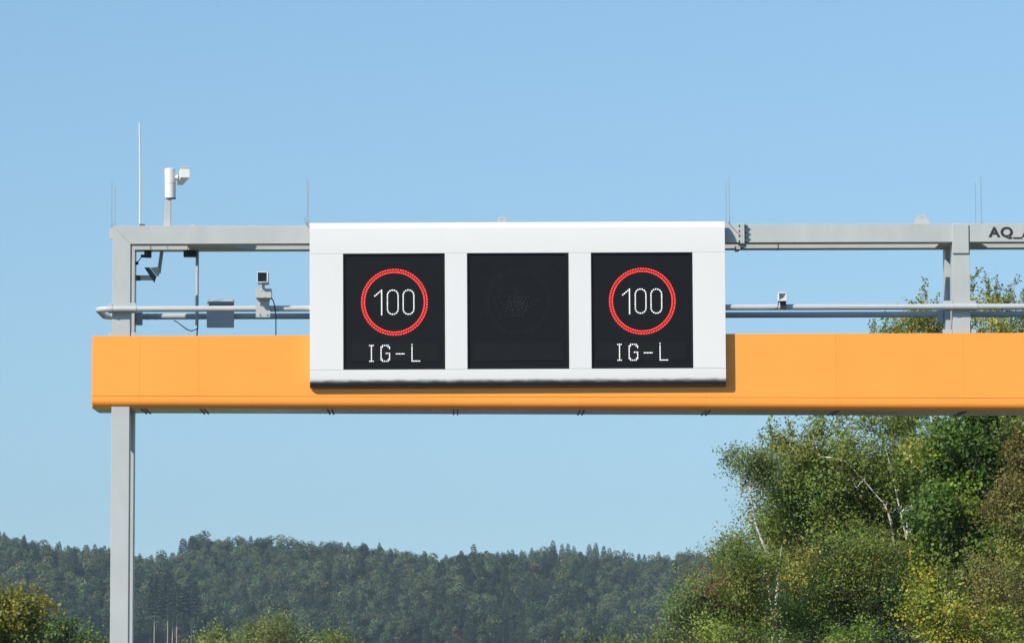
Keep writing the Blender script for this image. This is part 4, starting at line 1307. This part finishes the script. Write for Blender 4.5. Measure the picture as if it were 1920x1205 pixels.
def trunk_leaves(h, r, tint):
    v = []
    for k in range(5):
        a0, a1 = 6.283 * k / 5, 6.283 * (k + 1) / 5
        v.append([(r * math.cos(a0), r * math.sin(a0), -1.5), (r * math.cos(a1), r * math.sin(a1), -1.5), (r * .4 * math.cos(a1), r * .4 * math.sin(a1), h), (r * .4 * math.cos(a0), r * .4 * math.sin(a0), h)])
    return np.array(v), np.tile(np.array(tint), (5, 1))

FB = [(0.052, 0.085, 0.030), (0.065, 0.098, 0.032), (0.040, 0.074, 0.029), (0.075, 0.093, 0.032)]
FA = [(0.105, 0.085, 0.030), (0.085, 0.085, 0.030), (0.12, 0.085, 0.03)]
FC = [(0.034, 0.058, 0.029), (0.043, 0.066, 0.031), (0.029, 0.049, 0.027)]
rgf = np.random.default_rng(77)
protos = []
for i in range(5):
    protos.append(('beech', *far_broadleaf(rgf, 17, rgf.uniform(9.5, 13.0), 2600, FB), 9, .28, (.10, .09, .07)))
protos.append(('rusty_beech', *far_broadleaf(rgf, 15, 9.5, 2200, FA), 8, .24, (.10, .09, .07)))
for i in range(3):
    protos.append(('spruce', *far_conifer(rgf, 20, rgf.uniform(6.8, 8.4), 3000, FC), 17, .22, (.10, .075, .05)))
for i in range(2):
    protos.append(('pine', *far_conifer(rgf, 19, 6.5, 1900, FC, pine=True), 17, .20, (.30, .24, .19)))
proto_meshes = []
hid = bpy.data.collections.new('forest_sources')            # never linked to the scene
for i, (nm, v, tn, th, tr, tt) in enumerate(protos):
    tv, ttn = trunk_leaves(th, tr, tt)
    vv, tc_ = np.concatenate([v, tv]), np.concatenate([tn, ttn])
    o = add_leaf_mesh('%02d_far_%s' % (i, nm), vv, len(vv), tc_.clip(.004, .8), M['farleaf'])
    COL.objects.unlink(o)
    hid.objects.link(o)
    proto_meshes.append((nm, o.data))
IDX = {'beech': [0, 1, 2, 3, 4], 'rusty_beech': [5], 'spruce': [6, 7, 8], 'pine': [9, 10]}
rf = random.Random(3)
pts, kinds, rots, scl = [], [], [], []
y = YF
row = 0
while y < YC - 6:
    xw0, xw1 = X(-900, y), X(2700, y)
    x = xw0 + rf.uniform(0, 5)
    while x < xw1:
        xx, yy = x + rf.uniform(-2.2, 2.2), y + rf.uniform(-2.2, 2.2)
        px_ = px_of(xx, yy)
        s = math.sin(xx * 0.021 + 1.3) + math.sin(yy * 0.027 + xx * 0.013)
        if px_ > 780 and px_ < 1120 and y < YF + 200: pc = 0.6
        elif px_ < 480 and y < YF + 110: pc = 0.5
        else: pc = 0.20 + 0.17 * s
        r_ = rf.random()
        if r_ < pc: kd = rf.choice(IDX['spruce'] + IDX['pine'][:1])
        elif r_ > 0.955: kd = 5
        else: kd = rf.choice(IDX['beech'])
        h = rf.uniform(0.66, 1.02) * (0.95 if kd < 6 else 0.9) * (1.25 if rf.random() < 0.10 and y < YC - 150 else 1.0)
        if 280 < px_ < 372 and y < YF + 16: x += 6; continue
        pts.append((xx, yy, terrain_z(xx, yy) - 0.3)); kinds.append(kd); rots.append((rf.uniform(-.04, .04), rf.uniform(-.04, .04), rf.uniform(0, 6.28))); scl.append(h)
        x += 7.4
    y += 9.0
me = bpy.data.meshes.new('forest')
me.from_pydata(pts, [], [])
a = me.attributes.new('kind_index', 'INT', 'POINT'); a.data.foreach_set('value', kinds)
a = me.attributes.new('turn', 'FLOAT_VECTOR', 'POINT'); a.data.foreach_set('vector', np.array(rots, np.float32).ravel())
a = me.attributes.new('size', 'FLOAT', 'POINT'); a.data.foreach_set('value', scl)
forest = bpy.data.objects.new('forest', me)
COL.objects.link(forest)
tag(forest, 'dark mixed forest covering the hill along the bottom of the picture', 'forest', kind='stuff')
ng = bpy.data.node_groups.new('forest_scatter', 'GeometryNodeTree')
ng.interface.new_socket('Geometry', in_out='INPUT', socket_type='NodeSocketGeometry')
ng.interface.new_socket('Geometry', in_out='OUTPUT', socket_type='NodeSocketGeometry')
gi, go = ng.nodes.new('NodeGroupInput'), ng.nodes.new('NodeGroupOutput')
ip = ng.nodes.new('GeometryNodeInstanceOnPoints')
ci = ng.nodes.new('GeometryNodeCollectionInfo')
ci.inputs['Collection'].default_value = hid
ci.inputs['Separate Children'].default_value = True
ci.inputs['Reset Children'].default_value = True
def named(n_, ty):
    q_ = ng.nodes.new('GeometryNodeInputNamedAttribute'); q_.data_type = ty; q_.inputs['Name'].default_value = n_
    return q_.outputs['Attribute']
ip.inputs['Pick Instance'].default_value = True
ng.links.new(gi.outputs[0], ip.inputs['Points'])
ng.links.new(ci.outputs[0], ip.inputs['Instance'])
ng.links.new(named('kind_index', 'INT'), ip.inputs['Instance Index'])
er = ng.nodes.new('FunctionNodeEulerToRotation')
ng.links.new(named('turn', 'FLOAT_VECTOR'), er.inputs[0])
ng.links.new(er.outputs[0], ip.inputs['Rotation'])
ng.links.new(named('size', 'FLOAT'), ip.inputs['Scale'])
ng.links.new(ip.outputs[0], go.inputs[0])
forest.modifiers.new('scatter', 'NODES').node_group = ng

# individual trees that stand out on the skyline
ZONES = [(-200, 205, 'left of the grey column'), (205, 335, 'right of the column'), (335, 480, 'on the hump right of the column'), (480, 640, 'left of the left lit screen'),
         (640, 835, 'below the left lit screen'), (835, 1000, 'below the dark middle screen'), (1000, 1108, 'below the second white mullion'), (1108, 1240, 'below the right lit screen'), (1240, 1700, 'beside the right thicket')]
def zone(px):
    for a_, b_, s in ZONES:
        if a_ <= px < b_: return s
    return 'at the edge'
ORD = ['leftmost ', 'second from left ', 'third from left ', 'fourth from left ', 'fifth from left ', 'sixth from left ', 'seventh from left ', 'eighth from left ', 'ninth from left ', 'tenth from left ', 'eleventh from left ', 'twelfth from left ']
n_in = {}
def far_tree(px, top_py, Y, kind, sc=None, i=None, base_py=None):
    idx = i if i is not None else rf.choice(IDX[kind])
    nm, me_ = proto_meshes[idx]
    H = {'beech': 17 * .98, 'rusty_beech': 15 * .98, 'spruce': 20, 'pine': 19}[nm]
    tp_ = at(px, top_py, Y)
    zg = terrain_z(tp_.x, Y)
    hgt = tp_.z - zg
    o = bpy.data.objects.new(nm + '_tree', me_)
    COL.objects.link(o)
    s_ = hgt / H
    o.location = (tp_.x, Y, zg - 0.2)
    w_ = min(max(s_, 0.75), 1.15)
    o.scale = (w_, w_, s_)
    o.rotation_euler = (0, 0, rf.uniform(0, 6.28))
    n_in[(nm, zone(px))] = k_ord = n_in.get((nm, zone(px)), -1) + 1
    desc = {'beech': 'rounded broadleaf tree on the skyline ', 'rusty_beech': 'rusty broadleaf tree on the skyline ', 'spruce': 'dark spruce on the skyline ', 'pine': 'ragged pine on the skyline '}[nm]
    tag(o, ORD[k_ord] + desc + zone(px), 'tree', 'ridge trees: ' + nm.replace('_', ' ') + ' ' + zone(px))
    return o
SKY = [(8, 996, 'spruce'), (30, 1008, 'beech'), (45, 1003, 'spruce'), (65, 1014, 'beech'), (82, 1012, 'beech'), (107, 1017, 'spruce'), (128, 1020, 'spruce'), (142, 1024, 'beech'), (162, 1020, 'pine'), (178, 1018, 'spruce'), (196, 1021, 'spruce'), (215, 1030, 'beech'),
       (240, 1038, 'beech'), (262, 1036, 'spruce'), (284, 1038, 'spruce'), (303, 1031, 'beech'), (322, 1034, 'spruce'), (344, 1009, 'pine'), (360, 1003, 'pine'), (384, 995, 'beech'), (372, 1002, 'beech'), (408, 1010, 'beech'), (430, 1006, 'beech'), (447, 1004, 'beech'),
       (470, 1003, 'spruce'), (486, 1007, 'beech'), (507, 1004, 'beech'), (526, 1002, 'beech'), (545, 1006, 'beech'), (565, 1013, 'beech'), (582, 1014, 'beech'), (606, 1015, 'beech'), (625, 1014, 'beech'), (640, 1015, 'spruce'), (653, 1014, 'spruce'), (668, 1023, 'beech'), (680, 1015, 'spruce'),
       (700, 1027, 'beech'), (715, 1026, 'spruce'), (740, 1028, 'beech'), (762, 1032, 'beech'), (780, 1036, 'spruce'), (798, 1034, 'spruce'), (812, 1036, 'beech'), (836, 1038, 'spruce'), (850, 1042, 'beech'), (864, 1032, 'spruce'), (884, 1036, 'beech'), (902, 1033, 'spruce'),
       (920, 1037, 'beech'), (932, 1035, 'spruce'), (953, 1030, 'spruce'), (961, 1028, 'spruce'), (978, 1030, 'spruce'), (997, 1025, 'spruce'), (1020, 1024, 'beech'), (1037, 1011, 'spruce'), (1054, 1018, 'spruce'), (1065, 1017, 'spruce'), (1076, 1022, 'spruce'), (1105, 1018, 'spruce'),
       (1117, 1016, 'spruce'), (1132, 1021, 'spruce'), (1143, 1025, 'spruce'), (1156, 1032, 'beech'), (1170, 1029, 'spruce'), (1180, 1036, 'beech'), (1198, 1036, 'spruce'), (1208, 1038, 'spruce'), (1222, 1040, 'beech'), (1235, 1032, 'spruce'), (1250, 1040, 'beech'), (1275, 1034, 'beech'), (1293, 1030, 'beech'), (1312, 1034, 'beech'), (1340, 1030, 'beech'), (1375, 1026, 'beech')]
for n_, (px_, py_, kd) in enumerate(sorted(SKY)):
    far_tree(px_, py_, YC - 4 + (n_ % 3) * 5, kd)
# tall bare stemmed pines at the foot of the hill
for px_, top, Y, lab in ((289, 1075, YF - 6, 'leftmost of the pale pine stems at the forest edge'), (314, 1070, YF - 10, 'second pale pine stem from the left at the forest edge'), (323, 1086, YF - 4, 'middle one of the five pale pine stems at the forest edge'),
                         (331, 1092, YF - 13, 'fourth pale pine stem from the left at the forest edge'), (358, 1078, YF - 8, 'rightmost of the pale pine stems at the forest edge')):
    gpt = at(px_, 1215, Y)
    zg = terrain_z(gpt.x, Y)
    tz = at(px_, top, Y).z
    H = tz - zg
    pt = thing('pine_tree', (gpt.x, Y, zg), lab, 'tree', 'pale stemmed pines at the forest edge')
    v, tn = far_conifer(rgf, H, 8.5, 4200, FC, pine=True, leaf=.85)
    keep = v[:, 0, 2] > H * 0.47
    v, tn = v[keep], tn[keep]
    add_leaf_mesh('crown', v, len(v), tn.clip(.004, .8), M['farleaf'], pt)
    MB().tube([(0, 0, -1), (0.05, 0, H * .5), (0, 0, H * .95)], [.21, .16, .05], 7).build('trunk', M['pinebark'], tag(pt) if pt.__setitem__('_local', 1) is None else pt, smooth=True)

# ------------------------------------------------------------------ haze
hz = MB().box(-900, 1000, -40, 2900, -1.0, 110)
ho = hz.build('haze', None)
hm = bpy.data.materials.new('haze')
hm.use_nodes = True
hn = hm.node_tree.nodes
hn.remove(hn['Principled BSDF'])
pv = hn.new('ShaderNodeVolumePrincipled')
pv.inputs['Color'].default_value = (0.40, 0.53, 0.64, 1)
pv.inputs['Density'].default_value = 0.00010
pv.inputs['Anisotropy'].default_value = 0.0
hm.node_tree.links.new(pv.outputs[0], hn['Material Output'].inputs['Volume'])
ho.data.materials.append(hm)
tag(ho, 'thin blue haze in the air between gantry and hill', 'haze', kind='stuff')

for o in bpy.data.objects:                                   # drop the builder's own notes
    for k in ('_org', '_local', '_first'):
        if k in o: del o[k]
